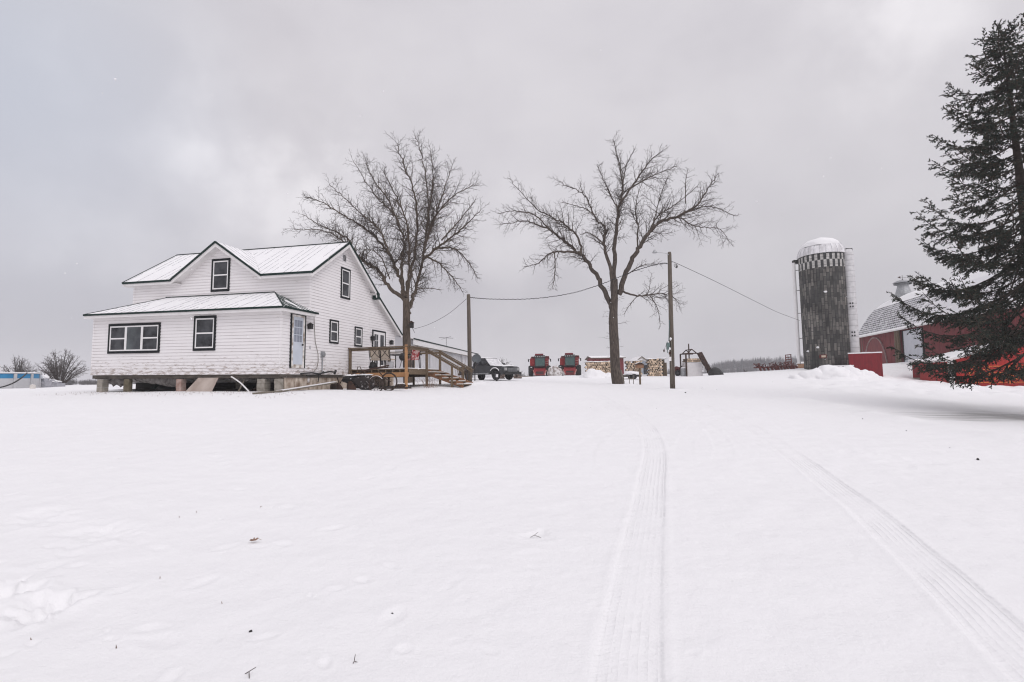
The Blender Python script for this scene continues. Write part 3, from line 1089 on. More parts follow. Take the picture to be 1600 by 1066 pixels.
wall_lamp(1.62, 2.30); wall_lamp(6.72, 2.18); wall_lamp(8.75, 2.1)
m_ = MB(); frect(m_, FS, 4.02, 4.30, 5.60, 5.92, 0, .03)
vent = hpart(m_, 'gable_vent', M_lightgrey)
m_ = MB()
for i in range(5): frect(m_, FS, 4.05, 4.27, 5.63 + i * .055, 5.66 + i * .055, .03, .04)
m_.build('slats', M_black, vent)
# cable, meter and pipes on the gable wall
m_ = MB()
m_.tube([FS(1.95, 2.8, .04), FS(2.0, 2.2, .05), FS(2.08, 1.7, .04), FS(2.28, 1.2, .05), FS(2.32, .9, .04), FS(2.22, .6, .05), FS(2.0, .45, .06)], .012, 5)
hpart(m_, 'cable', M_greywood)
m_ = MB()
m_.lathe([(.001, .13), (.10, .12), (.13, .0)], 14, FS(2.62, 1.20, .0), 0, Matrix.Rotation(PI / 2, 3, 'Y'))
m_.bb(FS(2.5, 1.08, 0), FS(2.74, 1.32, .07))
m_.cyl(FS(2.58, 1.1, .06), FS(2.58, .40, .06), .025)
hpart(m_, 'meter', M_galv)
m_ = MB()
m_.tube([FS(1.1, .36, .10), FS(1.7, .40, .14), FS(2.2, .36, .16), FS(2.9, .46, .2), FS(3.3, .44, .22)], .035, 6)
m_.tube([FS(1.5, .30, .08), FS(2.3, .31, .10), FS(2.6, .45, .12)], .03, 6)
m_.cyl(FS(2.25, .3, .14), FS(2.25, .02, .10), .02)
m_.cyl(FS(3.25, .36, .22), FS(3.35, .52, .22), .05)
hpart(m_, 'pipe', M_black)
m_ = MB(); frect(m_, FS, 1.72, 1.80, 1.38, 1.52, 0, .03)
hpart(m_, 'outlet_box', M_lightgrey)

# foundation and the open crawl space
M_found = mat('stained_foundation', (.66, .58, .49), (.24, .17, .12), rough=.95, scale=3.2, stretch=(1.5, 1.5, .8), bump=.8, contrast=.17)
m_ = MB()
m_.bb((-.30, .30, -.75), (-.03, 4.9, FL - .04))
m_.bb((-.3, 4.9, -.75), (-.02, LT, FL))
hpart(m_, 'foundation', M_found)
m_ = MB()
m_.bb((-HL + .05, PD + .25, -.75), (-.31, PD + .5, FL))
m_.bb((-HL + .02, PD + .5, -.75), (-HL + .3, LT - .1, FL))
hpart(m_, 'cellar_wall', mat('shade_black_wall', (.055, .048, .042), (.025, .022, .02), rough=.95, scale=3, bump=.4))  # near-black colour stands in for the deep shade of the crawl space
m_ = MB()
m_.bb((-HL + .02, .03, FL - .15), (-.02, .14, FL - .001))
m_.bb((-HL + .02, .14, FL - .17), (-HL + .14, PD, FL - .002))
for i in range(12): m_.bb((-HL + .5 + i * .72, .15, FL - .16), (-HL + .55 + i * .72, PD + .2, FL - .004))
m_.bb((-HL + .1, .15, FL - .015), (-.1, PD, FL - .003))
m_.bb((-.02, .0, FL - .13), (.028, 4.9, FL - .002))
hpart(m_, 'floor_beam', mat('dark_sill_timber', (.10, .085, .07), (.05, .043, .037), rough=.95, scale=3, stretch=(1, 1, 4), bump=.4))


def pier(x, y, w, zt, mats, name='pier', round_=False):
    gz = g(*HW(x, y)[:2]) - .12
    m_ = MB()
    if round_:
        m_.lathe([(w * .5, gz), (w * .52, gz + .2), (w * .5, zt)], 12, (x, y, 0))
    else:
        z = gz; k = 0
        while z < zt - .01:
            z2 = min(z + .2, zt)
            m_.box((x + rnd.uniform(-.012, .012), y + rnd.uniform(-.012, .012), (z + z2) / 2), (w, w * .9, z2 - z - .006), Matrix.Rotation(rnd.uniform(-.04, .04), 3, 'Z'))
            z = z2
    return hpart(m_, name, mats)


M_brick = mat('old_red_block', (.46, .36, .32), (.26, .15, .12), rough=.95, scale=4, bump=.5)
M_moss = mat('dark_wood_post', (.17, .145, .10), (.09, .075, .05), rough=.95, scale=6, bump=.5)
pier(-8.82, .12, .30, FL - .17, M_concrete)
pier(-7.45, .12, .30, FL - .17, M_moss, 'support_post', True)
pier(-4.72, .12, .26, FL - .17, M_brick)
pier(-.86, .20, .36, FL - .17, M_concrete)
pier(-.12, .12, .24, FL - .17, M_concrete)
pier(-2.9, 1.3, .3, FL - .17, M_concrete)
# torn insulation hanging from the floor
M_insul = mat('torn_grey_insulation', (.22, .205, .195), (.08, .07, .065), rough=1, scale=7, bump=.8)
for (x, w, d) in ((-8.25, .45, .28), (-6.6, .7, .16), (-5.5, .8, .26), (-2.0, .5, .10)):
    m_ = MB(); m_.blob((x, .3, FL - .17), (w, .10, d), .7, x, 16, 8)
    hpart(m_, 'insulation', M_insul, None, True)

soil = MB()
sn = 26
for i in range(sn):
    for j in range(5):
        def sp_(a, b):
            x = -HL + .35 + (HL - .45) * a / sn; y = .30 + (PD - .1) * b / 5 + (.12 * math.sin(a * 1.9) if b == 0 else 0)
            p = HW(x, y); return V((p.x, p.y, g(p.x, p.y) + .055))
        soil.poly([sp_(i, j), sp_(i + 1, j), sp_(i + 1, j + 1), sp_(i, j + 1)])
o = soil.build('bare_soil', mat('dark_bare_soil', (.05, .04, .032), (.024, .02, .017), rough=1, scale=4, bump=.7), None, True)
o['kind'] = 'structure'
# ---------------- loose things round the house
pw = MB()
pw.prism([HW(-4.30, -.16, -.37), HW(-2.95, -.20, -.36), HW(-2.82, .02, .24), HW(-3.80, .03, .25)], HW(0, .02, 0) - HW(0, 0, 0))
tag(pw.build('plywood_sheet', mat('dirty_plywood', (.50, .43, .38), (.36, .29, .25), rough=.9, scale=2)), 'dirty plywood sheet leaning against the open crawl space', 'plywood sheet')
pp = MB()
pp.tube(smooth_path([HW(-2.15, -.05, .27), HW(-1.95, -.10, .19), HW(-1.55, -.2, -.0), HW(-1.15, -.32, -.25), HW(-1.0, -.4, -.33)], 16), .028, 8)
tag(pp.build('drain_pipe', M_white_paint, None, True), 'curved white plastic pipe dropping from under the floor beside the block pier', 'pipe')
st_ = MB(); st_.beam(HW(-1.95, .1, -.34), HW(-1.75, .2, .16), .05, .05)
tag(st_.build('prop_stick', M_greywood), 'thin grey stick propped under the floor behind the white pipe', 'stick')
for k, (x, y, s, mm, lb) in enumerate(((-6.1, .9, .55, M_black, 'dark junk heap between the log post and the brick pier under the house'), (-7.0, 1.1, .3, M_green, 'dark green bundle beside the log post under the house'), (-1.45, .55, .22, M_rust, 'small brown rubble lump by the block pier under the house'))):
    b_ = MB(); z = g(*HW(x, y)[:2])
    b_.blob(HW(x, y, z), (s, s * .5, .26 if k < 2 else .12), .6, k + 3, 18, 9)
    tag(b_.build('crawl_space_junk', mm, None, True), lb, 'junk')
pl = MB()
zz = lambda x, y: g(*HW(x, y)[:2])
pl.beam(HW(.22, -.35, zz(.22, -.35) + .02), HW(.40, 3.0, -.02), .22, .05, 0)
pl.beam(HW(.22, -.35, zz(.22, -.35) + .057), HW(.40, 3.0, .017), .20, .022, 1)
tag(pl.build('plank', [M_greywood, snow_mat]), 'long snow topped plank lying along the foundation', 'plank')
pl = MB()
pl.beam(HW(-.1, -1.25, zz(-.1, -1.25) + .02), HW(.35, -.3, zz(.35, -.3) + .05), .10, .06, 0)
tag(pl.build('board', M_greywood), 'short dark board half buried before the house corner', 'board')

# ------------------------------------------------------------------ deck
DX, DY = 0.0, 4.78
DF = .57
gz = lambda x, y: g(*HW(x, y)[:2])
dbase = HW(DX, DY, HZ)
deck = thing('wooden_deck', 'weathered wooden deck with railing and steps built onto the farmhouse', 'deck', dbase, HA)


def dpart(mb, name, m, parent=None):
    mb.v = [(p[0] - DX, p[1] - DY, p[2] - HZ) for p in mb.v]
    return mb.build(name, m, parent or deck)


D1, DYB = 3.05, DY + 3.7
m_ = MB()
n = 24
for i in range(n):
    y = DY + (DYB - DY) * i / n
    m_.bb((.03, y, DF - .04), (D1, y + (DYB - DY) / n - .008, DF))
dpart(m_, 'floor', M_wood)
m_ = MB(); m_.bb((.03, DY - .0, DF + .002), (D1, DYB, DF + .035))
m_.blob((1.5, DY + 1, DF + .03), (1.2, .6, .03), .5, 4, half=True)
dpart(m_, 'snow_cover', snow_mat)
m_ = MB()
m_.bb((.03, DY - .05, .20), (D1, DY - .01, .40))
fr = dpart(m_, 'front_beam', M_newwood)
m_ = MB()
for i in range(9):
    x = .06 + i * .36
    m_.bb((x, DY, .40), (x + .04, DYB - .05, .529))
m_.bb((.03, DYB - .05, .2), (D1, DYB, .529)); m_.bb((D1 - .04, DY, .30), (D1, DYB - .05, .529))
dpart(m_, 'joists', M_wood)


def post(x, y, zt, m=M_wood, w=.09, name='post'):
    m_ = MB(); m_.bb((x - w / 2, y - w / 2, gz(x, y) - .25), (x + w / 2, y + w / 2, zt))
    dpart(m_, name, m)


post(.12, DY - .10, 1.53, w=.10)
post(D1 - .07, DY - .11, 1.66, M_newwood, .10)
post(D1 + .05, DY + 1.92, 1.55, w=.10)
post(D1 + .05, DYB - .05, 1.55, w=.10)
post(.15, DYB - .05, 1.5)
post(1.6, DYB - .05, 1.5)


def rail(p, q, name='rail', w=.14, h=.045):
    m_ = MB(); m_.beam(p, q, w, h); dpart(m_, name, M_wood)


def rail2(p, q): rail(p, q, w=.04, h=.10)


rail((.02, DY - .10, 1.56), (D1 + .05, DY - .10, 1.58))
rail2((.02, DY - .06, 1.48), (D1 + .05, DY - .06, 1.50))
rail((D1 + .05, DY - .10, 1.585), (D1 + .05, DY + 2.0, 1.57))
rail2((D1 + .05, DY - .03, 1.49), (D1 + .05, DY + 1.9, 1.49))
rail((.1, DYB - .05, 1.56), (D1 + .1, DYB - .05, 1.56))
rail2((.1, DYB - .09, 1.45), (D1, DYB - .09, 1.45))
# steps going down to the right
SY0, SY1 = DY + 1.98, DY + 3.6
zb = gz(5.0, (SY0 + SY1) / 2)
nst = 5
M_str = mat('red_brown_stringer', (.27, .14, .075), (.18, .09, .05), rough=.85, scale=4)
for y in (SY0 + .05, SY1 - .09):
    m_ = MB()
    m_.prism([(D1 + .02, y, DF), (D1 + .02, y, DF - .30), (4.95, y, zb - .1), (4.95, y, zb + .17)], (0, .04, 0))
    dpart(m_, 'stringer', M_str)
for i in range(nst):
    x = D1 + .10 + i * .37
    z = DF - (i + 1) * (DF - zb) / (nst + .6)
    m_ = MB(); m_.bb((x, SY0 - .02, z - .045), (x + .33, SY1 + .02, z)); t = dpart(m_, 'tread', M_wood)
    m_ = MB(); m_.bb((x + .0, SY0 + .0, z + .002), (x + .31, SY1, z + .03)); m_.v = [(p[0] - DX, p[1] - DY, p[2] - HZ) for p in m_.v]
    m_.build('snow', snow_mat, t)
for y in (SY0, SY1):
    post(4.40, y, zb + 1.02)
    rail((D1 + .05, y, 1.56), (4.95, y, zb + .80), w=.10)
    rail2((D1 + .05, y, 1.46), (4.9, y, zb + .72))

# ------------------------------------------------------------------ furniture on the deck
M_cream = mat('cream_sling', (.62, .53, .43), (.50, .42, .34), rough=.85, scale=3)
M_chairframe = mat('dark_brown_frame', (.035, .026, .022), (.02, .016, .014), rough=.5)
M_redpat = mat('red_striped_fabric', (.30, .03, .035), (.62, .42, .40), rough=.85, scale=9, stretch=(1, .1, 1), contrast=.06)


def chair(name, label, x, y, rz, fabric, crossed=True, group=None):
    p = HW(x, y, DF + .035)
    t = thing(name, label, 'chair', p, HA + rz, group)
    # back towards -Y (the camera)
    m_ = MB(); m_.bb((-.25, -.20, .40), (.25, .27, .46)); m_.build('seat', fabric, t)
    m_ = MB(); m_.prism([(-.24, -.22, .47), (.24, -.22, .47), (.26, -.32, .98), (-.26, -.32, .98)], (0, .05, 0)); bk = m_.build('backrest', fabric, t)
    m_ = MB()
    for s in (-1, 1):
        m_.tube([(s * .26, -.21, .36), (s * .26, -.24, .5), (s * .28, -.34, 1.02)], .018, 6)
    m_.tube([(-.28, -.34, 1.0), (0, -.36, 1.03), (.28, -.34, 1.0)], .018, 6)
    if crossed:
        for s in (-1, 1):
            m_.tube([(s * .25, -.255, .50), (s * .09, -.27, .64), (0, -.28, .75), (-s * .09, -.30, .86), (-s * .26, -.345, .98)], .014, 6)
            m_.tube([(s * .25, -.24, .5), (s * .2, -.29, .74), (s * .26, -.34, .98)], .01, 6)
    m_.build('back_frame', M_chairframe, t)
    for s in (-1, 1):
        m_ = MB(); m_.tube([(s * .27, -.26, .64), (s * .30, 0, .66), (s * .28, .24, .64), (s * .27, .26, .42)], .018, 6); m_.build('armrest', M_chairframe, t)
        for yy in (-.22, .25):
            m_ = MB(); m_.tube([(s * .25, yy, .42), (s * .27, yy * 1.1, .0)], .018, 6); m_.build('leg', M_chairframe, t)
    return t


chair('patio_chair', 'cream backed deck chair nearest the house wall, crossed dark metal frame', 1.12, DY + .62, .06, M_cream)
chair('patio_chair', 'cream backed deck chair between its twin and the dark table', 1.66, DY + .66, -.05, M_cream)
chair('patio_chair', 'deck chair with red striped fabric turned sideways by the tree trunk', 2.62, DY + 1.25, R(65), M_redpat, False)
t = thing('patio_table', 'dark metal patio table standing behind the cream deck chairs', 'table', HW(2.05, DY + 1.6, DF + .035), HA)
m_ = MB(); m_.bb((-.75, -.45, .66), (.75, .45, .70)); m_.build('tabletop', M_black, t)
m_ = MB(); m_.bb((-.70, -.42, .702), (.2, .42, .73)); m_.build('snow', snow_mat, t)
for sx_ in (-1, 1):
    for sy_ in (-1, 1):
        m_ = MB(); m_.cyl((sx_ * .66, sy_ * .38, .66), (sx_ * .68, sy_ * .4, 0), .022, 8); m_.build('leg', M_black, t)
m_ = MB(); m_.lathe([(.001, 0), (.13, 0), (.155, .30), (.15, .305), (.12, .02)], 16, (0, 0, 0)); m_.torus((0, 0, .30), .155, .01)
tag(m_.build('bucket', M_lightgrey, None, True, HW(1.95, DY + .40, DF + .035)), 'light grey plastic bucket on the deck beside the cream chairs', 'bucket')
m_ = MB(); m_.blob((0, 0, .13), (.2, .2, .16), .4, 7); m_.bb((-.1, -.1, 0), (.1, .1, .12))
tag(m_.build('dark_bag', M_black, None, True, HW(1.05, DY + .36, DF + .035)), 'black lumpy bag under the deck chair nearest the house', 'bag')
t = thing('grill', 'small black drum grill standing on the deck between table and red chair', 'grill', HW(2.32, DY + 1.0, DF + .035), HA)
m_ = MB(); m_.lathe([(.001, .75), (.17, .70), (.23, .58), (.23, .5), (.16, .38), (.001, .36)], 16); m_.build('drum', M_black, t, True)
for a in (0, 2.1, 4.2):
    m_ = MB(); m_.cyl((.12 * math.cos(a), .12 * math.sin(a), .4), (.24 * math.cos(a), .24 * math.sin(a), 0), .014, 6); m_.build('leg', M_black, t)

# ------------------------------------------------------------------ old plough before the deck
PY0 = DY - 1.5


def HP(x, y, dz=0):
    p = HW(x, y); return V((p.x, p.y, g(p.x, p.y) + dz))


pb = HP(1.0, PY0)
plo = thing('old_plough', 'rusty horse drawn plough with snow on it, lying in front of the deck', 'plough', pb, HA)
M_ironblack = mat('black_weathered_iron', (.028, .022, .02), (.055, .034, .024), rough=.85, scale=7, bump=.5)
ws = mat('iron_with_snow_flecks', (.03, .024, .022), (.34, .32, .32), rough=.85, scale=9, contrast=.08)
ws.node_tree.nodes['Color Ramp'].color_ramp.elements[0].position = .32
ws.node_tree.nodes['Color Ramp'].color_ramp.elements[1].position = .40
# coordinates in metres from the plough's middle: x right, z up
def share(x, s, flip):
    m_ = MB()
    for i in range(7):
        t0, t1 = i / 7, (i + 1) / 7
        f = lambda t: (x + s * (t - .5), -.05 - .14 * math.sin(t * 2.6), -.02 + .80 * s * math.sin(PI * (.15 + .8 * t)) ** .8)
        a, b_ = f(t0), f(t1)
        m_.prism([(a[0], a[1] - .03, -.12), (b_[0], b_[1] - .03, -.12), b_, a], (0, .025, 0))
    return m_


share(-.72, .48, 1).build('mouldboard', M_ironblack, plo)
share(-.50, .40, 1).build('mouldboard', M_rust, plo)
share(.10, .48, 1).build('mouldboard', M_rust, plo)
m_ = MB(); m_.tube([(-.75, .1, .12), (-.6, .05, .30), (-.72, .1, .52)], .03, 6); m_.tube([(-.55, .0, .2), (-.42, .0, .40)], .02, 6)
m_.build('coulter_arm', M_ironblack, plo)
m_ = MB()
m_.blob((-.10, .25, .42), (.48, .16, .2), .25, 5); m_.build('seed_box', M_black, plo, True)
m_ = MB(); m_.blob((-.10, .25, .58), (.44, .15, .07), .3, 6, half=True); m_.build('snow', snow_mat, plo, True)
m_ = MB(); m_.blob((.58, .12, .30), (.56, .2, .34), .3, 9, 18, 12); m_.build('frame_body', ws, plo, True)
m_ = MB(); m_.blob((.55, .14, .60), (.42, .14, .06), .35, 11, half=True); m_.build('snow', snow_mat, plo, True)
rx = Matrix.Rotation(PI / 2, 3, 'X')
m_ = MB(); m_.torus((1.38, -.25, .20), .34, .028, 32, 6, rx); wh = m_.build('wheel', M_ironblack, plo)
m_ = MB()
for k in range(10):
    a = k * PI / 5
    m_.cyl((1.38, -.25, .20), (1.38 + .33 * math.cos(a), -.25, .20 + .33 * math.sin(a)), .010, 5)
m_.cyl((1.38, -.31, .20), (1.38, -.17, .20), .05, 10)
m_.build('spokes', M_ironblack, wh)
m_ = MB()
m_.tube([(1.38 + .355 * math.cos(a), -.25, .20 + .355 * math.sin(a)) for a in [PI * (.18 + .64 * i / 12) for i in range(13)]], [.004] + [.018] * 11 + [.004], 6)
m_.build('snow', snow_mat, wh)
m_ = MB(); m_.torus((1.66, .35, .30), .38, .035, 32, 6, rx); m_.build('wheel', M_ironblack, plo)
m_ = MB()
m_.tube([(.05, 0, .65), (.45, -.05, .74), (.9, -.1, .84), (1.6, -.1, .95), (1.9, -.1, 1.0)], .028, 6)
m_.tube([(.3, .15, .55), (.9, .2, .86), (1.7, .2, .93)], .028, 6)
m_.tube([(.35, -.1, .7), (.42, -.1, .98), (.52, -.1, .98), (.62, -.1, .76)], .015, 6)
m_.tube([(1.3, .1, .75), (1.6, .0, .5), (1.95, -.05, .3)], .02, 6)
m_.build('handle', M_rust, plo)
m_ = MB(); m_.tube([(1.2, .3, .02), (2.4, .35, .03), (2.7, .4, .03)], .04, 6); m_.blob((2.2, .4, .12), (.22, .1, .08), .4, 3); m_.build('drawbar', M_ironblack, plo)
# dry stalks by the steps
dry = mat('dry_stalk', (.26, .17, .12), (.14, .09, .07), rough=.9)


def stalks(name, label, c, n, h, sp):
    m_ = MB()
    for _ in range(n):
        x, y = rnd.gauss(0, sp), rnd.gauss(0, sp)
        m_.tube([(x, y, -.1), (x * 1.5 + rnd.gauss(0, .05), y * 1.5, h * rnd.uniform(.4, .6)), (x * 2.2 + rnd.gauss(0, .12), y * 2 + rnd.gauss(0, .1), h * rnd.uniform(.7, 1.1))], [.007, .005, .002], 3, 0, False)
    tag(m_.build(name, dry, None, False, c), label, 'plant')


stalks('dry_plant', 'dry bare stalks poking out of snow under the deck corner', HP(D1 + .45, DY + 1.3), 34, .55, .13)
stalks('dry_plant', 'tall thin dry stalks rising behind the deck steps', HP(D1 + .9, DYB + .9), 26, 1.35, .14)

# ------------------------------------------------------------------ bare trees
M_bark = mat('brown_grey_bark', (.135, .105, .08), (.06, .046, .036), rough=.95, scale=5, stretch=(3, 3, .7), bump=.8)
M_bark2 = mat('grey_brown_bark', (.12, .095, .078), (.045, .036, .03), rough=.95, scale=5, stretch=(3, 3, .7), bump=.9)
M_twig = mat('twig_bark', (.060, .046, .040), (.036, .028, .025), rough=.9, scale=3)


class TreeMaker:
    def __init__(self, seed, droop=.0, up=.25, dens=1.0, tmin=.010, k=1.0):
        self.r = random.Random(seed)
        self.limb = MB(); self.twig = MB()
        self.droop = droop; self.up = up; self.dens = dens; self.tmin = tmin; self.k = k

    def rv(self, s=1.0):
        return V((self.r.gauss(0, s), self.r.gauss(0, s), self.r.gauss(0, s)))

    def limb_path(self, pts, r0, r1, depth=0.0, start_frac=.22, children=True, clen=None, n=None):
        """a hand-laid limb; pts are world points"""
        sp = smooth_path(pts, max(14, 7 * len(pts)))
        k = len(sp)
        tot = sum((b - a).length for a, b in zip(sp[:-1], sp[1:]))
        w = 0.012 * tot
        for i in range(1, k - 1):
            sp[i] = sp[i] + self.rv(min(w * .32, .05))
        rad = [r0 + (r1 - r0) * (i / (k - 1)) ** .8 for i in range(k)]
        self.limb.tube(sp, rad, 7 if r0 > .05 else 5)
        if children:
            self.spawn(sp, rad, tot, 1, start_frac, clen)

    def spawn(self, sp, rad, tot, lev, start=.2, clen=None):
        k = len(sp)
        per = {1: 5.4, 2: 6.0, 3: 6.0}.get(lev, 6) * self.dens
        cnt = max(2, int(tot * per * (1 - start)))
        side = self.r.random() * 6.28
        for c in range(cnt):
            t = start + (1 - start) * (c + self.r.random()) / cnt
            f = t * (k - 1)
            i = min(int(f), k - 2)
            p = sp[i].lerp(sp[i + 1], f - i)
            d = (sp[i + 1] - sp[i]).normalized()
            r = rad[i]
            base = clen if clen else min(2.0, tot * .38)
            if lev >= 2: base = tot * .46
            L = base * (1 - (.62 if lev == 1 else .5) * t) * self.r.uniform(.5, 1.2)
            if L < .10: continue
            side += 2.4 + self.r.uniform(-.5, .5)
            a = d.cross(V((.13, .95, .27))).normalized()
            b = d.cross(a)
            nrm = a * math.cos(side) + b * math.sin(side)
            ang = self.r.uniform(.5, 1.0)
            nd = (d * math.cos(ang) + nrm * math.sin(ang)).normalized()
            self.branch(p, nd, L, min(r * .6, .012 * self.k + L * .011), lev)

    def branch(self, p, d, L, r, lev):
        n = max(3, min(8, int(L / .16)))
        pts = [p]; q = p.copy(); dd = d.copy()
        for i in range(n):
            t = (i + 1) / n
            dd = dd + self.rv(.13) + V((0, 0, self.up * .13 * (1 - t) - self.droop * .22 * t))
            dd.normalize()
            q = q + dd * (L / n)
            pts.append(q.copy())
        re = self.tmin * (.8 if lev > 2 else 1)
        rad = [max(r * (1 - i / n), re * .55) + (0 if i else r * .15) for i in range(n + 1)]
        (self.limb if r > .02 else self.twig).tube(pts, rad, 5 if r > .02 else 3, 0, False)
        if lev < 4:
            self.spawn(pts, rad, L, lev + 1, .15)


def make_tree(name, label, base, trunk, limbs, tm, group=None, suckers=0, mb_=M_bark, trunk_only_twigs=False):
    t = thing(name, label, 'tree', base, 0, group)
    o = V(base)
    tk = MB()
    sp = smooth_path([p for p, r in trunk], 30)
    k = len(sp); rr = [r for p, r in trunk]
    rad = []
    for i in range(k):
        f = i / (k - 1) * (len(rr) - 1); j = min(int(f), len(rr) - 2)
        rad.append(rr[j] + (rr[j + 1] - rr[j]) * (f - j))
    tk.tube(sp, rad, 14)
    for i in range(int(suckers)):
        f = rnd.uniform(.25, .95) * (k - 1); p = sp[int(f)]; a = rnd.random() * 6.28
        tm.branch(p + V((math.cos(a), math.sin(a), 0)) * rad[int(f)] * .9, V((math.cos(a), math.sin(a), rnd.uniform(-.1, .5))), rnd.uniform(.2, .8), .007, 3)
    for mbx in (tk, tm.limb, tm.twig):
        mbx.v = [(p[0] - o.x, p[1] - o.y, p[2] - o.z) for p in mbx.v]
    tk.build('trunk', mb_, t, True)
    if trunk_only_twigs:
        tm.limb.add(tm.twig.v, tm.twig.f); tm.limb.build('branches', M_twig, t)
        return t
    tm.limb.build('branches', mb_, t, True)
    tm.twig.build('twigs', M_twig, t)
    return t


def zoomed(x0, y0, s, Y, pts, rng, spread=.22, taper=0.35):
    """photo polyline -> world polyline at distance Y, pushed in depth as it leaves the trunk"""
    out = []
    k = rng.uniform(-1, 1)
    a = P(x0 + pts[0][0] / s, y0 + pts[0][1] / s, Y)
    for i, (x, y) in enumerate(pts):
        b = P(x0 + x / s, y0 + y / s, Y)
        dist = (b - a).length
        dy = k * dist * .55 + math.sin(i * 1.3 + k * 5) * .12 * min(1, dist)
        out.append(P(x0 + x / s, y0 + y / s, Y + dy))
    return out


# tree 1: beside the deck
Y1 = 30.5
rg = random.Random(5)
b1 = P(638, 592, Y1); b1.z = g(b1.x, b1.y) - .05
Z1 = lambda pts: zoomed(440, 200, 2.961, Y1, pts, rg)
tm = TreeMaker(3, droop=.19, up=.36, dens=1.6)
T1 = [[(575, 800), (500, 735), (440, 650), (360, 600), (300, 510), (200, 460), (95, 400)],
      [(360, 600), (290, 530), (210, 480), (60, 470)],
      [(565, 790), (545, 690), (500, 590), (420, 490), (330, 430), (190, 345), (110, 320)],
      [(500, 590), (450, 470), (350, 380), (220, 260)],
      [(570, 780), (555, 650), (565, 520), (520, 400), (430, 310), (330, 150)],
      [(545, 450), (490, 330), (420, 230), (390, 160)],
      [(575, 770), (590, 640), (580, 450), (530, 320), (470, 200)],
      [(580, 790), (600, 660), (625, 500), (615, 300), (560, 160), (535, 70)],
      [(582, 862), (604, 790), (640, 660), (670, 500), (680, 340), (650, 130), (620, 40)],
      [(655, 580), (700, 440), (745, 310), (790, 170)],
      [(670, 480), (690, 330), (700, 210), (690, 110)],
      [(650, 610), (740, 540), (830, 470), (920, 380)],
      [(655, 580), (700, 430), (790, 320), (900, 260)],
      [(650, 590), (720, 620), (790, 690), (840, 760)],
      [(700, 560), (800, 560), (870, 630), (905, 690)],
      [(740, 520), (830, 420), (900, 330)],
      [(620, 735), (655, 745), (690, 742), (740, 750)],
      [(440, 650), (400, 640), (385, 600), (430, 550)],
      [(500, 700), (460, 600), (400, 560), (370, 590), (350, 680)]]
radii = [.14, .06, .13, .07, .11, .06, .09, .12, .13, .08, .07, .09, .07, .07, .06, .055, .04, .035, .04]
for pts, r in zip(T1, radii):
    tm.limb_path(Z1(pts), r, .014, start_frac=.18)
tr1 = [(b1, .30), (P(440 + 578 / 2.961, 200 + 960 / 2.961, Y1), .225), (P(440 + 578 / 2.961, 200 + 870 / 2.961, Y1), .215), (P(440 + 576 / 2.961, 200 + 790 / 2.961, Y1), .19)]
tree1 = make_tree('bare_tree', 'broad leafless tree with dense drooping twigs, standing behind the deck by the house', b1, tr1, T1, tm, 'big bare yard trees')

# tree 2: in the middle of the yard
Y2 = 33.0
b2 = P(966, 602, Y2); b2.z = g(b2.x, b2.y) - .05
Z2 = lambda pts: zoomed(760, 200, 2.538, Y2, pts, rg)
tm = TreeMaker(8, droop=.06, up=.32, dens=1.5)
T2 = [[(500, 720), (450, 610), (380, 510), (300, 440), (240, 400), (150, 370), (50, 385)],
      [(380, 505), (360, 430), (290, 370), (200, 320), (90, 200)],
      [(250, 405), (190, 345), (110, 330), (45, 340)],
      [(375, 495), (300, 490), (250, 500), (200, 540), (150, 550)],
      [(270, 495), (272, 570), (262, 640)],
      [(505, 690), (490, 560), (465, 460), (470, 400), (430, 350), (380, 260), (280, 210)],
      [(465, 460), (430, 430), (400, 415), (370, 425)],
      [(430, 350), (390, 320), (300, 295)],
      [(512, 680), (510, 480), (525, 330), (540, 250), (530, 150), (500, 45)],
      [(530, 300), (600, 200), (650, 130), (695, 95)],
      [(540, 230), (555, 150), (590, 80)],
      [(525, 330), (480, 240), (440, 150)],
      [(560, 245), (660, 190), (760, 150)],
      [(525, 660), (570, 540), (620, 450), (680, 380), (760, 350), (830, 310), (880, 240), (920, 180)],
      [(690, 375), (760, 355), (830, 390), (920, 400), (962, 450)],
      [(640, 425), (680, 350), (740, 310), (840, 230)],
      [(600, 480), (600, 380), (590, 320), (620, 200)],
      [(760, 350), (880, 310), (985, 350)],
      [(665, 370), (690, 270), (720, 190)],
      [(790, 300), (790, 220), (800, 160)],
      [(530, 645), (600, 665), (660, 660), (720, 660), (770, 700)],
      [(650, 665), (680, 720), (690, 790)],
      [(600, 665), (570, 700), (545, 740)],
      [(545, 590), (620, 545), (700, 540)]]
radii = [.19, .09, .055, .085, .045, .15, .055, .045, .18, .08, .05, .05, .06, .19, .06, .07, .06, .05, .04, .04, .075, .04, .03, .045]
for pts, r in zip(T2, radii):
    tm.limb_path(Z2(pts), r, .014, start_frac=.25)
q2 = lambda x, y: P(760 + x / 2.538, 200 + y / 2.538, Y2)
tr2 = [(b2, .38), (q2(512, 960), .315), (q2(508, 870), .30), (q2(503, 760), .285), (q2(508, 670), .22), (q2(511, 600), .15)]
tree2 = make_tree('bare_tree', 'tall leafless vase shaped tree with a thick trunk alone in the middle of the yard', b2, tr2, T2, tm, 'big bare yard trees', 46, M_bark2)


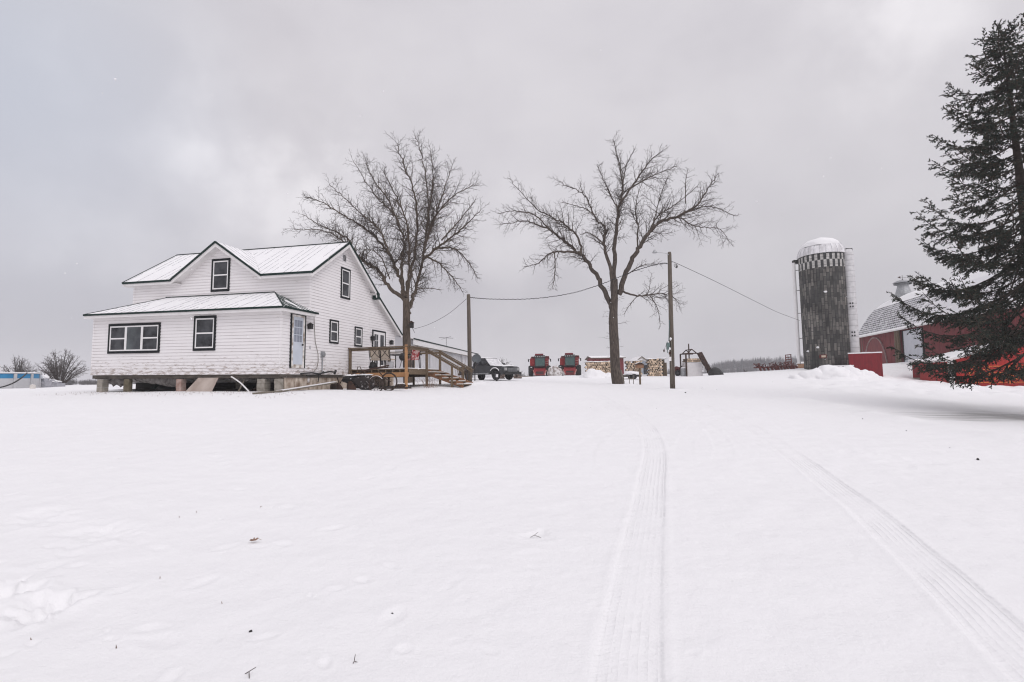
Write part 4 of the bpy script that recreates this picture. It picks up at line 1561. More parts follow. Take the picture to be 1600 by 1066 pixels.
# many-stemmed round trees far off on the left
def round_tree(name, label, u, vtop, vbase, Y, wpx, n, seed, group=None, rs=.07):
    r = random.Random(seed)
    b = P(u, vbase, Y); b.z = g(b.x, b.y) - .1
    H = P(u, vtop, Y).z - b.z
    wd = wpx / FPX * Y
    tm = TreeMaker(seed, droop=.02, up=.3, dens=1.0 * 60 / Y, tmin=.0003 * Y, k=Y / 40)
    for i in range(n):
        a = r.random() * 6.28; s = math.sqrt(r.random())
        ex = math.cos(a) * s; eyy = math.sin(a) * s
        top = V((b.x + ex * wd, b.y + eyy * wd, b.z + H * (1.0 - .62 * s * s) * r.uniform(.88, 1.0)))
        b0 = b + V((ex * wd * .08, eyy * wd * .08, 0))
        mid = b0.lerp(top, .5) + V((-ex * wd * .06, 0, H * .05 * s))
        tm.limb_path([b0, mid, top], rs * r.uniform(.6, 1.1), .015, start_frac=.3, clen=H * .30)
    make_tree(name, label, b, [(b, rs * 2.2), (b + V((0, 0, H * .10)), rs * 1.8), (b + V((0, 0, H * .16)), rs)], None, tm, group, 0, M_bark2, True)


round_tree('round_bare_tree', 'larger round many stemmed bare tree nearest the house on the far left', 93, 546, 602, 60, 36, 46, 21, 'round bare trees beyond the pool', .06)
round_tree('round_bare_tree', 'smaller round bare tree rising behind the swimming pool', 27, 556, 602, 72, 24, 40, 22, 'round bare trees beyond the pool', .06)
round_tree('bare_thicket', 'dense grey bare thicket behind the pickup truck', 778, 558, 588, 95, 29, 60, 23, None, .10)
round_tree('bare_bush', 'low grey bare bush between the thicket and the red combines', 812, 577, 588, 100, 14, 16, 24, None, .05)

# ------------------------------------------------------------------ spruce
def make_spruce():
    r = random.Random(61)
    YS = 18.0
    top = P(1565, 48, YS); base = P(1640, 640, YS); base.z = g(base.x, base.y) - .1
    t = thing('spruce_tree', 'tall dark spruce with drooping needle branches at the edge of the yard', 'tree', base)
    ax = top - base
    H = ax.length
    axn = ax.normalized()
    tk = MB()
    tk.tube([(0, 0, 0), ax * .3, ax * .6, ax * .85, ax], [.26, .21, .13, .06, .012], 12)
    tk.build('trunk', mat('dark_spruce_bark', (.075, .058, .047), (.035, .027, .023), rough=.95, scale=7, bump=.6), t, True)
    br = MB()
    nv = []; nf = []; nm = []

    def needle(p, d, L, w):
        s = d.cross(V((r.gauss(0, 1), r.gauss(0, 1), r.gauss(0, 1))))
        if s.length < 1e-4: return
        s.normalize(); s *= w * .5
        o = len(nv)
        m = p + d * (L * .45)
        nv.append(tuple(p)); nv.append(tuple(m + s)); nv.append(tuple(p + d * L)); nv.append(tuple(m - s))
        nf.append((o, o + 1, o + 2, o + 3)); nm.append(0 if r.random() < .7 else 1)

    def spray(p, d, L):
        """a needled twig"""
        n = max(3, int(L / .045))
        q = p.copy(); dd = d.copy()
        pts = [p.copy()]
        for i in range(n):
            dd = (dd + V((r.gauss(0, .1), r.gauss(0, .1), r.gauss(0, .08) - .05))).normalized()
            q = q + dd * (L / n)
            pts.append(q.copy())
            for _ in range(2 if r.random() < .6 else 3):
                a = V((r.gauss(0, 1), r.gauss(0, 1), r.gauss(0, 1))).normalized()
                nd = (dd * .9 + a * .75).normalized()
                needle(q, nd, r.uniform(.075, .135), r.uniform(.03, .05))
        br.tube([pts[0], pts[len(pts) // 2], pts[-1]], [.006, .005, .003], 3, 0, False)

    prof = [(0, .12), (.5, .55), (1.0, 1.25), (1.9, 1.6), (2.7, 2.1), (3.5, 2.4), (4.5, 3.0), (5.4, 3.4), (6.7, 3.8), (8.7, 4.15), (9.6, 4.9), (10.5, 4.9), (11.6, 4.5), (14, 3.6)]

    def radius(h):
        for (a, b), (c, d) in zip(prof[:-1], prof[1:]):
            if a <= h <= c: return b + (d - b) * (h - a) / (c - a)
        return prof[-1][1]
    h = .25
    az = 0
    while h < H - 2.55:
        nb = r.choice((4, 4, 5, 5)) if h > 1.2 else 4
        for k in range(nb):
            az += 6.283 / nb + r.uniform(-.25, .25)
            hh = h + r.uniform(-.12, .12)
            o = axn * (H - hh)
            rad = radius(hh) * r.choice((r.uniform(.86, 1.05), r.uniform(.45, .9)))
            if hh > 1.2: rad = max(.6, rad - (.2 if hh < 4.2 else .45))
            out = V((math.cos(az), math.sin(az), 0))
            # boughs out of view are thinned so more skylight reaches the snow
            far = out.y > .75 or (out.x > .55 and hh > 7)
            e0 = .45 - .06 * min(hh, 9) + r.uniform(-.1, .1)
            sag = .10 + .022 * min(hh, 8)
            pts = []
            n = 9
            for i in range(n + 1):
                s = i / n
                z = rad * (math.tan(e0) * s - sag * math.sin(s * PI * .75) * 1.0 + .22 * s ** 4)
                side = V((-out.y, out.x, 0)) * (.05 * rad * math.sin(s * 3 + az))
                pts.append(o + out * (rad * s) + side + V((0, 0, z)))
            br.tube(pts, [.035 * (rad / 4) * (1 - i / n) ** .8 + .008 for i in range(n + 1)], 5, 0, False)
            # side twigs
            cnt = int(rad * ((9 if hh < 6 else 10 if hh < 9.4 else 6) if not far else 5)) + 4
            for c in range(cnt):
                s = .18 + .82 * (c + r.random()) / cnt if hh > 3 else .05 + .95 * (c + r.random()) / cnt
                if hh > 5 and s < .45 and r.random() < .6: continue
                f = s * n; i = min(int(f), n - 1)
                p = pts[i].lerp(pts[i + 1], f - i)
                d = (pts[i + 1] - pts[i]).normalized()
                sd = d.cross(V((0, 0, 1))).normalized() * (1 if c % 2 else -1)
                ang = r.uniform(.5, 1.0)
                L = (.22 + .16 * rad * (1 - s) ** .7 * 1.3) * r.uniform(.6, 1.15)
                L = min(L, .95)
                nd = (d * math.cos(ang) + sd * math.sin(ang) + V((0, 0, r.uniform(-.35, .02)))).normalized()
                spray(p, nd, L)
                if L > .3:
                    m = 2 if L < .55 else 4
                    for j in range(m):
                        pp_ = p + nd * (L * (.25 + .6 * (j + .5) / m))
                        s2 = nd.cross(V((0, 0, 1))).normalized() * (1 if j % 2 else -1)
                        spray(pp_, (nd * .7 + s2 * .6 + V((0, 0, r.uniform(-.55, -.05)))).normalized(), L * r.uniform(.35, .55))
            spray(pts[-2], (pts[-1] - pts[-2]).normalized(), .4)
        h += r.uniform(.25, .38) if h > 1 else .22
    for k in range(5):
        spray(ax - axn * (.1 * k), (axn + V((r.gauss(0, .4), r.gauss(0, .4), 0))).normalized(), .35)
    br.build('branches', bpy.data.materials['dark_spruce_bark'], t)
    me = bpy.data.meshes.new('needles')
    me.from_pydata(nv, [], nf)
    ma = mat('spruce_needles', (.040, .054, .040), (.018, .026, .020), rough=.7, scale=1.2, contrast=.2, spec=.25)
    mb2 = mat('dry_spruce_needles', (.085, .068, .050), (.042, .036, .028), rough=.8, scale=1.5, spec=.2)
    me.materials.append(ma); me.materials.append(mb2)
    me.polygons.foreach_set('material_index', nm)
    o = bpy.data.objects.new('needles', me); COL.objects.link(o); o.parent = t
    print('spruce needles', len(nf))


make_spruce()

# ------------------------------------------------------------------ poles, wires, lamp
M_pole = mat('utility_pole_wood', (.155, .13, .105), (.085, .07, .058), rough=.95, scale=4, stretch=(4, 4, .35), bump=.7)


def pole(label, u, vb, u2, vt, Y, r0, r1, group):
    b = P(u, vb, Y); b.z = g(b.x, b.y)
    tp = P(u2, vt, Y)
    t = thing('utility_pole', label, 'pole', b, 0, group)
    m_ = MB(); d = tp - b
    m_.tube([V((0, 0, -.2)), d * .5, d * .985, d], [r0, (r0 + r1) / 2, r1, r1 * .8], 14)
    m_.build('shaft', M_pole, t, True)
    return t, b, tp


p1, p1b, p1t = pole('short bare wooden pole standing by the pickup truck', 734.5, 598, 732, 460, 27, .115, .095, 'wooden poles carrying the yard wire')
p2, p2b, p2t = pole('taller wooden pole with a yard lamp arm, right of the vase shaped tree', 1051, 610, 1046, 394, 27, .135, .10, 'wooden poles carrying the yard wire')
d2 = p2t - p2b
w2 = lambda u, v, dy=0: P(u, v, 27 + dy) - p2b
m_ = MB(); m_.tube(smooth_path([w2(1045, 398, -.1), w2(1040, 396), w2(1034, 395), w2(1027, 395)], 12), .018, 6)
arm = m_.build('lamp_arm', M_galv, p2)
m_ = MB(); c = w2(1023, 394); m_.lathe([(.02, .13), (.05, .12), (.07, .06), (.13, -.02), (.12, -.05), (.001, -.06)], 14, c)
m_.build('lamp_head', M_galv, arm, True)
m_ = MB(); m_.box(w2(1044.0, 541, -.16), (.16, .13, .36)); m_.cyl(w2(1045, 533, -.15), w2(1046, 500, -.1), .02)
m_.tube([w2(1042.6, 534, -.15), w2(1041.5, 540, -.15), w2(1043.5, 552, -.15)], .02, 6)
m_.build('meter_box', mat('grey_green_box', (.13, .19, .18), (.09, .13, .125), rough=.5), p2)
m_ = MB(); m_.box(w2(1047.5, 552, -.15), (.17, .04, .14)); m_.build('warning_plate', M_rust, p2)
m_ = MB(); m_.box(w2(1047.3, 561, -.15), (.14, .03, .22)); m_.build('notice_plate', M_white_paint, p2)
m_ = MB(); m_.tube([w2(1049, 530, -.16), w2(1049.5, 560, -.16), w2(1050, 600, -.15)], .022, 6); m_.build('conduit', M_greywood, p2)
m_ = MB(); m_.blob(w2(1048, 530, -.15), (.06, .04, .08), .3, 2); m_.blob(w2(1046.5, 545, -.22), (.05, .04, .07), .3, 3); m_.build('snow', snow_mat, p2, True)
m_ = MB(); m_.blob(P(1037.5, 548, 26.8), (.04, .04, .08), .3, 4); m_.cyl(P(1042, 536, 26.85), P(1037.5, 547, 26.8), .006, 4)
tag(m_.build('feeder_jar', M_rust, None, True), 'tiny dark red jar hanging from the lamp pole', 'jar')


def wire(label, pts, r=.012, twist=False):
    m_ = MB()
    sp = smooth_path(pts, 60)
    m_.tube(sp, r, 5)
    if twist:
        q = []
        n = 420
        for i in range(n):
            f = i / n * (len(sp) - 1); j = int(f); p = sp[j].lerp(sp[min(j + 1, len(sp) - 1)], f - j)
            a = i * .9
            q.append(p + V((0, math.cos(a) * .018, math.sin(a) * .028)))
        m_.tube(q, .009, 4)
    o = m_.build('overhead_wire', M_wire, None)
    return tag(o, label, 'wire', 'overhead wires in the yard')


lan = P(643, 512, 30.1)
wire('thin wire rising from the tree trunk lantern to the short pole', [P(645.5, 514.5, 30.1), P(670, 507, 29.2), P(700, 491, 28.2), P(729, 467, 27.1)], .010)
wire('twisted cable sagging from the short pole past the trunk to the lamp pole', [P(735, 465, 27), P(770, 467.5, 27.8), P(830, 467, 28.5), P(890, 459, 28.6), P(940, 444, 28.2), P(990, 424, 27.6), P(1030, 412.5, 27.1), P(1043, 412, 27)], .013, True)
wire('straight wire running from the lamp pole up to the silo', [P(1050, 410, 27), P(1058, 412, 27.6), P(1120, 441, 31), P(1180, 471, 37), P(1215, 488, 41), P(1250, 501, 45)], .014)
m_ = MB()
for k in range(3):
    rt = Matrix.Rotation(.5 + k * .5, 3, 'Z') @ Matrix.Rotation(PI / 2 - .3 + .2 * k, 3, 'X')
    m_.torus(P(1056 + k * .8, 415.5 + k * .5, 27.2), .12 - .015 * k, .012, 18, 5, rt)
tag(m_.build('wire_coil', M_wire), 'small coil of spare black wire hanging at the lamp pole', 'wire coil')
t = thing('hanging_lantern', 'small dark lantern hung on the trunk of the tree by the deck', 'lantern', lan)
m_ = MB(); m_.bb((-.10, -.10, -.02), (.12, .10, .28)); m_.build('housing', M_black, t)
m_ = MB(); m_.prism([(-.17, -.14, .28), (.18, -.14, .28), (.01, -.14, .40)], (0, .28, 0)); m_.build('cap', M_rust, t)
m_ = MB(); m_.tube([(.05, 0, -.02), (.1, 0, -.15), (.2, 0, -.32)], .012, 5); m_.beam((-.25, 0, .15), (-.1, 0, .15), .04, .04); m_.build('bracket', M_black, t)

# satellite dish
dc = P(744.5, 560.5, 29.5)
db = V((dc.x - .12, dc.y + .25, 0)); db.z = g(db.x, db.y)
t = thing('satellite_dish', 'grey oval satellite dish on a mast just behind the short pole', 'satellite dish', db)
m_ = MB()
rt = Matrix.Rotation(R(-8), 3, 'Z') @ Matrix.Rotation(R(78), 3, 'X')
m_.lathe([(.001, -.06), (.12, -.052), (.22, -.03), (.27, .0), (.272, .008), (.22, -.018), (.12, -.04), (.001, -.048)], 26, dc - db, 0, rt)
m_.build('reflector', mat('dish_grey', (.115, .13, .14), (.09, .10, .11), rough=.5), t, True)
m_ = MB(); m_.tube([(0, 0, -.1), (0, 0, dc.z - db.z - .15), dc - db + V((0, .06, 0))], .03, 8); m_.build('mast', M_black, t)
m_ = MB(); m_.tube([dc - db + V((0, .02, -.22)), dc - db + V((-.03, -.4, -.3))], .018, 6); m_.box(dc - db + V((-.03, -.43, -.26)), (.08, .08, .12)); m_.build('feed_arm', M_black, t)

# ------------------------------------------------------------------ white shed behind the house
sb_ = P(641, 594, 36); s0 = V((sb_.x, 36, g(sb_.x, 36)))
an = -math.atan(.13)
shed = thing('white_shed', 'long low white metal shed behind the deck steps', 'shed', s0, an)
Lr, Wd = 22.5, 9.0
zt = P(649, 529.8, 36).z - s0.z
zr_ = P(641, 523.5, 36).z - s0.z + .35
m_ = MB()
m_.bb((-Wd, 0, -.5), (0, Lr, zt)); m_.prism([(-Wd, 0, zt), (0, 0, zt), (-Wd / 2, 0, zt + 1.1)], (0, Lr, 0))
for i in range(46):
    m_.bb((0, .15 + i * .48, -.4), (.018, .19 + i * .48, zt - .02))
m_.build('wall', mat('white_metal_siding', (.66, .655, .67), (.60, .595, .61), rough=.5, scale=2), shed)
m_ = MB()
roof_slab(m_, [(.35, -.3, zt + .02), (.35, Lr + .3, zt + .02), (-Wd / 2, Lr + .3, zt + 1.3), (-Wd / 2, -.3, zt + 1.3)], e=(0, 1, 0), ribs=False)
roof_slab(m_, [(-Wd - .35, -.3, zt + .02), (-Wd - .35, Lr + .3, zt + .02), (-Wd / 2, Lr + .3, zt + 1.3), (-Wd / 2, -.3, zt + 1.3)], e=(0, 1, 0), ribs=False)
m_.build('roof', [snow_mat, M_rib, M_soffit], shed)
m_ = MB(); m_.beam((.36, -.3, zt - .0), (.36, Lr + .3, zt - .0), .05, .09); m_.build('eave_trim', M_green, shed)
m_ = MB(); m_.beam((.33, -.3, zt - .24), (.33, Lr + .3, zt - .24), .04, .36); m_.build('fascia', M_white_paint, shed)  # added white band standing in for the snowy roof slope
m_ = MB(); m_.beam((.34, -.3, zt - .445), (.34, Lr + .3, zt - .445), .05, .035); m_.build('eave_line', M_greywood, shed)  # added thin grey strip standing in for the eave line
for y, n_ in ((4.5, 'downpipe'), (15.5, 'downpipe')):
    m_ = MB(); m_.cyl((.08, y, -.2), (.08, y, zt), .04, 8); m_.build(n_, M_lightgrey, shed)
m_ = MB(); m_.tube([(.1, 9.5, zt - .3), (.1, 9.5, zt + .9)], .02, 5); m_.beam((-.5, 9.3, zt + .85), (.7, 9.7, zt + .8), .02, .03); m_.beam((-.3, 9.4, zt + .7), (.5, 9.6, zt + .95), .02, .02); m_.build('aerial', M_black, shed)
m_ = MB(); m_.bb((.01, 19.0, -.3), (.03, 21.6, zt - .5)); m_.build('door', M_lightgrey, shed)

M_dullrim = mat('dull_wheel_rim', (.07, .07, .074), (.04, .04, .042), rough=.6, scale=6)
# ------------------------------------------------------------------ pickup truck
M_truck = mat('charcoal_truck_paint', (.045, .047, .05), (.03, .031, .033), rough=.35, scale=2, coat=.3)


def wheel(parent, c, r, w, axis='Y', snow=False, tread=True):
    rt = Matrix.Rotation(PI / 2, 3, 'X') if axis == 'Y' else Matrix.Rotation(PI / 2, 3, 'Y')
    m_ = MB()
    m_.lathe([(r * .55, -w / 2), (r * .9, -w / 2), (r, -w * .35), (r, w * .35), (r * .9, w / 2), (r * .55, w / 2)], 24, c, 0, rt, True)
    if tread:
        for k in range(18):
            a = k * 2 * PI / 18
            for s in (-1, 1):
                p = rt @ V((r * 1.02 * math.cos(a + .05 * s), r * 1.02 * math.sin(a + .05 * s), s * w * .25))
                q = rt @ V((r * 1.02 * math.cos(a - .14), r * 1.02 * math.sin(a - .14), 0))
                m_.beam(V(c) + p, V(c) + q, r * .07, r * .05, 0, rt @ V((math.cos(a), math.sin(a), 0)))
    wh = m_.build('wheel', M_rubber, parent, True)
    m_ = MB()
    m_.lathe([(.001, -w * .28), (r * .2, -w * .32), (r * .5, -w * .2), (r * .56, -w * .48), (r * .56, w * .48), (r * .5, w * .2), (r * .2, w * .32), (.001, w * .28)], 20, c, 0, rt)
    m_.build('rim', M_dullrim, wh, True)
    return wh


tp_ = P(763, 594, 44); tb = V((tp_.x, 44.5, g(tp_.x, 44.5)))
truck = thing('pickup_truck', 'dark grey pickup truck with snow on its hood, parked beyond the short pole', 'pickup truck', tb, R(-42))
# local x forward (nose), y left
m_ = MB()
prof = [(-2.75, .52), (-2.75, 1.18), (-1.05, 1.20), (1.0, 1.20), (2.45, 1.12), (2.70, 1.02), (2.75, .62), (2.6, .50), (2.22, .50), (2.16, .74), (1.95, .92), (1.68, .97), (1.40, .92), (1.2, .74), (1.14, .46),
        (-1.15, .46), (-1.2, .74), (-1.4, .92), (-1.68, .97), (-1.95, .92), (-2.16, .74), (-2.22, .52)]
m_.prism([(x, -.95, z) for x, z in prof], (0, 1.9, 0))
m_.build('body', M_truck, truck)
m_ = MB()
m_.prism([(-1.05, -.86, 1.19), (1.05, -.86, 1.19), (.35, -.74, 1.82), (-.95, -.74, 1.85)], (0, .02, 0))
m_.prism([(-1.05, .86, 1.19), (1.05, .86, 1.19), (.35, .74, 1.82), (-.95, .74, 1.85)], (0, -.02, 0))
m_.prism([(.35, -.74, 1.82), (-.95, -.74, 1.85), (-.95, .74, 1.85), (.35, .74, 1.82)], (0, 0, .05))
m_.prism([(-1.05, -.86, 1.19), (-.95, -.74, 1.85), (-.95, .74, 1.85), (-1.05, .86, 1.19)], (-.03, 0, 0))
cab = m_.build('cab', M_truck, truck)
for s in (-1, 1):
    for x0, x1, x2, x3 in ((-.93, -.12, -.14, -.86), (-.02, .88, .32, -.04)):
        m_ = MB(); m_.prism([(x0, s * .87, 1.26), (x1, s * .87, 1.26), (x2, s * .765, 1.76), (x3, s * .765, 1.76)], (0, s * .008, 0)); m_.build('side_window', M_glass, cab)
m_ = MB(); m_.prism([(1.05, -.84, 1.2), (1.05, .84, 1.2), (.36, .73, 1.82), (.36, -.73, 1.82)], (.02, 0, .02)); m_.build('windscreen', mat('snow_covered_glass', SNOWC, (.55, .55, .57), rough=.7, scale=3), cab)
m_ = MB(); m_.blob((-.3, 0, 1.87), (.66, .74, .09), .12, 2, 20, 8, half=True); m_.build('snow', snow_mat, cab, True)
m_ = MB(); m_.blob((1.75, 0, 1.12), (.9, .86, .14), .1, 3, 20, 8, half=True); m_.blob((-1.9, 0, 1.15), (.85, .9, .16), .2, 4, 20, 8, half=True); m_.build('snow', snow_mat, truck, True)
m_ = MB(); m_.bb((2.72, -.62, .66), (2.78, .62, .98)); gr = m_.build('grille', M_black, truck)
m_ = MB()
for k in range(4): m_.bb((2.78, -.6, .68 + k * .075), (2.80, .6, .71 + k * .075))
m_.build('grille_bars', M_galv, gr)
for s in (-1, 1):
    m_ = MB(); m_.bb((2.66, s * .64, .76), (2.77, s * .93, .98)); m_.build('headlight', mat('headlight_glass', (.5, .5, .5), (.3, .3, .3), rough=.15) if s < 0 else bpy.data.materials['headlight_glass'], truck)
    m_ = MB(); m_.bb((.72, s * .95, 1.22), (.88, s * 1.17, 1.44)); m_.build('mirror', M_black, truck)
    for x in (1.68, -1.68):
        wheel(truck, (x, s * .80, .40), .41, .27)
        m_ = MB(); m_.tube([(x + .56 * math.cos(a), s * .955, .40 + .56 * math.sin(a)) for a in [PI * (.06 + .88 * i / 12) for i in range(13)]], .045, 6)
        m_.build('wheel_arch', M_truck, truck)
    m_ = MB(); m_.tube([(1.68 + .60 * math.cos(a), s * .96, .42 + .58 * math.sin(a)) for a in [PI * (.2 + .6 * i / 12) for i in range(13)]], .05, 6); m_.build('snow', snow_mat, truck)
    m_ = MB(); m_.bb((-.85, s * .955, .50), (1.0, s * 1.03, .56)); m_.bb((-.85, s * .955, .565), (1.0, s * 1.02, .60)); m_.build('running_board', M_galv, truck)
m_ = MB(); m_.bb((2.7, -.98, .42), (2.92, .98, .64)); m_.build('bumper', M_black, truck)
m_ = MB(); m_.bb((-2.95, -.9, .45), (-2.76, .9, .62)); m_.build('bumper', M_black, truck)
q = P(776, 597, 40); q.z = g(q.x, q.y)
m_ = MB(); m_.cyl((0, 0, -.1), (.02, 0, .30), .07, 8); m_.cyl((.02, 0, .3), (.04, 0, .52), .09, 8, 1)
tag(m_.build('marker_post', [M_black, snow_mat], None, False, q), 'short snow capped post stub in front of the truck wheel', 'post')
m_ = MB()
for i in range(30):
    a = rnd.uniform(-1, 1)
    m_.tube([(a, rnd.uniform(-.3, .3), -.1), (a + rnd.uniform(-.5, .5), rnd.uniform(-.4, .4), rnd.uniform(.2, .9))], [.02, .006], 4)
    if i < 9: m_.blob((a, rnd.uniform(-.3, .3), rnd.uniform(0, .4)), (.25, .2, .14), .5, i, 9, 6)
q = P(797, 592, 50); q.z = g(q.x, q.y)
tag(m_.build('brush_heap', mat('brown_brush', (.24, .18, .15), (.12, .09, .08), rough=.95), None, False, q), 'brown brush heap just past the truck nose', 'brush heap')
m_ = MB(); m_.beam((-1.4, 0, .06), (1.3, .2, .02), .25, .16); m_.beam((-1.3, -.3, .02), (.4, -.2, .05), .2, .12)
q = P(812, 590.5, 62); q.z = g(q.x, q.y)
tag(m_.build('beam_timber', M_greywood, None, False, q), 'long grey timbers lying in snow left of the combines', 'timber')

# ------------------------------------------------------------------ combines
M_cabglass = mat('green_tinted_glass', (.055, .115, .105), (.04, .085, .085), rough=.15, scale=1, spec=.5)
M_yel = mat('pale_pink_panel', (.5, .25, .22), (.35, .12, .10), rough=.5)


def combine(label, u, v, Y, rz):
    b = P(u, v, Y); b.z = g(b.x, b.y)
    t = thing('combine_harvester', label, 'combine harvester', b, rz, 'red combines parked in the yard')
    # local: front faces -y
    m_ = MB()
    m_.bb((-1.25, 1.0, 1.0), (1.25, 6.4, 2.55))
    m_.prism([(-1.25, 6.4, 1.0), (1.25, 6.4, 1.0), (1.2, 7.3, 1.5), (-1.2, 7.3, 1.5), ], (0, 0, .9))
    m_.bb((-1.30, .55, 1.55), (-.62, 1.0, 2.72)); m_.bb((.78, .55, 1.35), (1.3, 1.0, 2.72))
    body = m_.build('body', M_redpaint, t)
    m_ = MB(); m_.bb((-1.36, .53, 1.62), (-.70, .56, 2.55)); m_.build('side_panel', M_brightred, t)
    m_ = MB()
    for z in (1.5, 1.85, 2.2): m_.bb((.82, .50, z), (1.2, .55, z + .10))
    m_.bb((-.78, .45, 1.58), (-.5, .53, 1.66)); m_.build('trim_panels', M_yel, t)
    m_ = MB(); m_.bb((-.66, -.35, 1.45), (.76, 1.0, 3.0)); cab = m_.build('cab', M_black, t)
    m_ = MB(); m_.prism([(-.56, -.42, 1.58), (.68, -.42, 1.58), (.70, -.37, 2.74), (-.60, -.37, 2.74)], (0, .04, 0)); m_.build('windscreen', M_cabglass, cab)
    m_ = MB(); m_.bb((-.72, -.55, 2.76), (.82, 1.05, 2.98)); m_.bb((-.66, -.5, 2.98), (.76, 1.0, 3.06)); m_.build('cab_roof', M_black, cab)
    for k in range(5):
        m_ = MB(); x = -.56 + k * .30
        m_.lathe([(.001, .04), (.07, .03), (.075, 0), (.05, -.06)], 10, (x, -.575, 2.87), 0, Matrix.Rotation(PI / 2, 3, 'X'))
        m_.build('headlight', bpy.data.materials['headlight_glass'], cab)
    m_ = MB(); m_.bb((-.62, 1.6, 2.9), (.55, 4.4, 3.38)); m_.bb((-1.2, 1.2, 2.55), (1.2, 4.9, 2.9)); m_.build('grain_tank', mat('tank_red', (.26, .025, .035), (.18, .02, .03), rough=.5) if 'tank_red' not in bpy.data.materials else bpy.data.materials['tank_red'], t)
    m_ = MB(); m_.bb((-.64, 1.58, 3.381), (.57, 4.42, 3.44)); m_.build('snow', snow_mat, t)
    m_ = MB(); m_.bb((-1.15, .9, 2.73), (-.70, 1.3, 2.95)); m_.tube([(.9, .8, 2.6), (1.0, .7, 2.95), (1.3, .8, 2.9), (1.35, 1.0, 2.55)], .09, 8); m_.bb((.85, .75, 2.7), (1.3, 1.2, 2.98)); m_.build('engine_parts', M_redrust, t)
    m_ = MB()
    m_.prism([(-.75, -1.5, .25), (.75, -1.5, .25), (.8, -1.5, .95), (-.8, -1.5, .95)], (0, 1.9, .45)); fh = m_.build('feeder_house', M_redpaint, t)
    m_ = MB()
    m_.bb((-.52, -1.53, .62), (.52, -1.505, .78)); m_.bb((-.52, -1.53, .42), (.52, -1.505, .54)); m_.bb((-.8, -1.56, .16), (.8, -1.4, .26)); m_.build('feeder_slots', M_black, fh)
    m_ = MB(); m_.beam((-.9, -1.4, .98), (-.6, -1.52, .25), .12, .12); m_.beam((.9, -1.4, .98), (.6, -1.52, .25), .12, .12); m_.build('feeder_frame', M_yel, fh)
    for s in (-1, 1):
        wheel(t, (s * 1.30, .6, .80), .82, .58, 'X')
        wheel(t, (s * 1.1, 5.8, .52), .53, .36, 'X', tread=False)
        m_ = MB(); m_.tube([(s * .75, -.3, 2.6), (s * 1.5, -.4, 2.5)], .025, 6); m_.bb((s * 1.46, -.45, 2.15), (s * 1.62, -.38, 2.55)); m_.build('mirror', M_black, t)
        for k in range(5):
            pass
    m_ = MB()
    for k in range(5): m_.blob((-1.30 + rnd.uniform(-.22, .22), .6 - .62, .75 + k * .16), (.14, .05, .05), .3, k)
    m_.build('snow', snow_mat, t, True)
    m_ = MB()
    for z in (.5, .8, 1.1, 1.4): m_.beam((.9, -.1, z), (1.25, -.1, z), .05, .04)
    m_.tube([(.9, -.12, .4), (.9, -.12, 2.2)], .02, 5); m_.tube([(1.25, -.12, .4), (1.25, -.12, 2.2)], .02, 5); m_.build('ladder', M_black, t)
    return t


combine('red combine harvester beside the snowy boulder, nearer the pickup truck', 843.5, 589.6, 72, R(-3))
combine('red combine harvester nearer the log stacks and the vase shaped tree', 890.5, 588.6, 72, R(-6))
q = P(867, 589.5, 68); q.z = g(q.x, q.y)
m_ = MB(); m_.blob((0, 0, .5), (.95, .8, .95), .2, 8, 20, 12); m_.bb((-.6, -.6, -.1), (.55, -.3, .22), 0)
tag(m_.build('snowy_boulder', mat('snow_crusted_rock', (.70, .68, .67), (.27, .23, .21), rough=.95, scale=3.2, contrast=.09, bump=.6), None, True, q), 'round snow crusted boulder between the two red combines', 'boulder')


# ------------------------------------------------------------------ snow heaps
def heap(label, u, v, Y, s, seed, sub=()):
    b = P(u, v, Y); b.z = g(b.x, b.y) - .35
    m_ = MB()
    m_.blob((0, 0, 0), s, .28, seed, 40, 16, half=True, freq=1.3)
    for k, (x, y, a, c, d) in enumerate(sub):
        m_.blob((x, y, 0), (a, c, d), .3, seed + 1 + k, 34, 14, half=True, freq=1.5)
    tag(m_.build('snow_heap', snow_mat, None, True, b), label, 'snow heap', 'ploughed snow heaps')


heap('rounded snow heap right of the red combines', 929, 587, 52, (1.25, 1.2, 1.22), 3, ((1.2, .2, 1.2, 1.0, .75), (-.9, .2, .9, .9, .7)))
heap('broad lumpy snow heap ploughed up before the silo', 1300, 590, 40, (1.6, 1.5, 1.35), 13, ((-1.3, .3, 1.3, 1.2, 1.0), (1.4, .5, 1.5, 1.4, 1.2), (.2, -.7, 1.5, 1.0, .8), (2.7, .9, 1.3, 1.2, 1.0), (-2.4, .5, 1.0, 1.0, .7), (3.8, 1.4, 1.0, 1.0, .8)))

# ------------------------------------------------------------------ log stacks
M_bk = mat('log_bark', (.20, .14, .09), (.09, .065, .045), rough=.95, scale=6, bump=.5, objvar=.35)
M_end = mat('sawn_log_end', (.72, .57, .42), (.44, .33, .235), rough=.9, scale=9, contrast=.2, objvar=.4)
logs = []
for k in range(4):
    m_ = MB(); r = random.Random(k)
    n = 9
    prof_ = [(math.cos(a) * .5 * r.uniform(.9, 1.07), math.sin(a) * .5 * r.uniform(.88, 1.07)) for a in [2 * PI * i / n for i in range(n)]]
    m_.prism([(x, 0, z) for x, z in prof_], (0, 1, 0), 1, 0)
    m_.m[0] = 1; m_.m[1] = 1
    for i in range(2, len(m_.m)): m_.m[i] = 0
    logs.append(m_.mesh('log', [M_bk, M_end]))


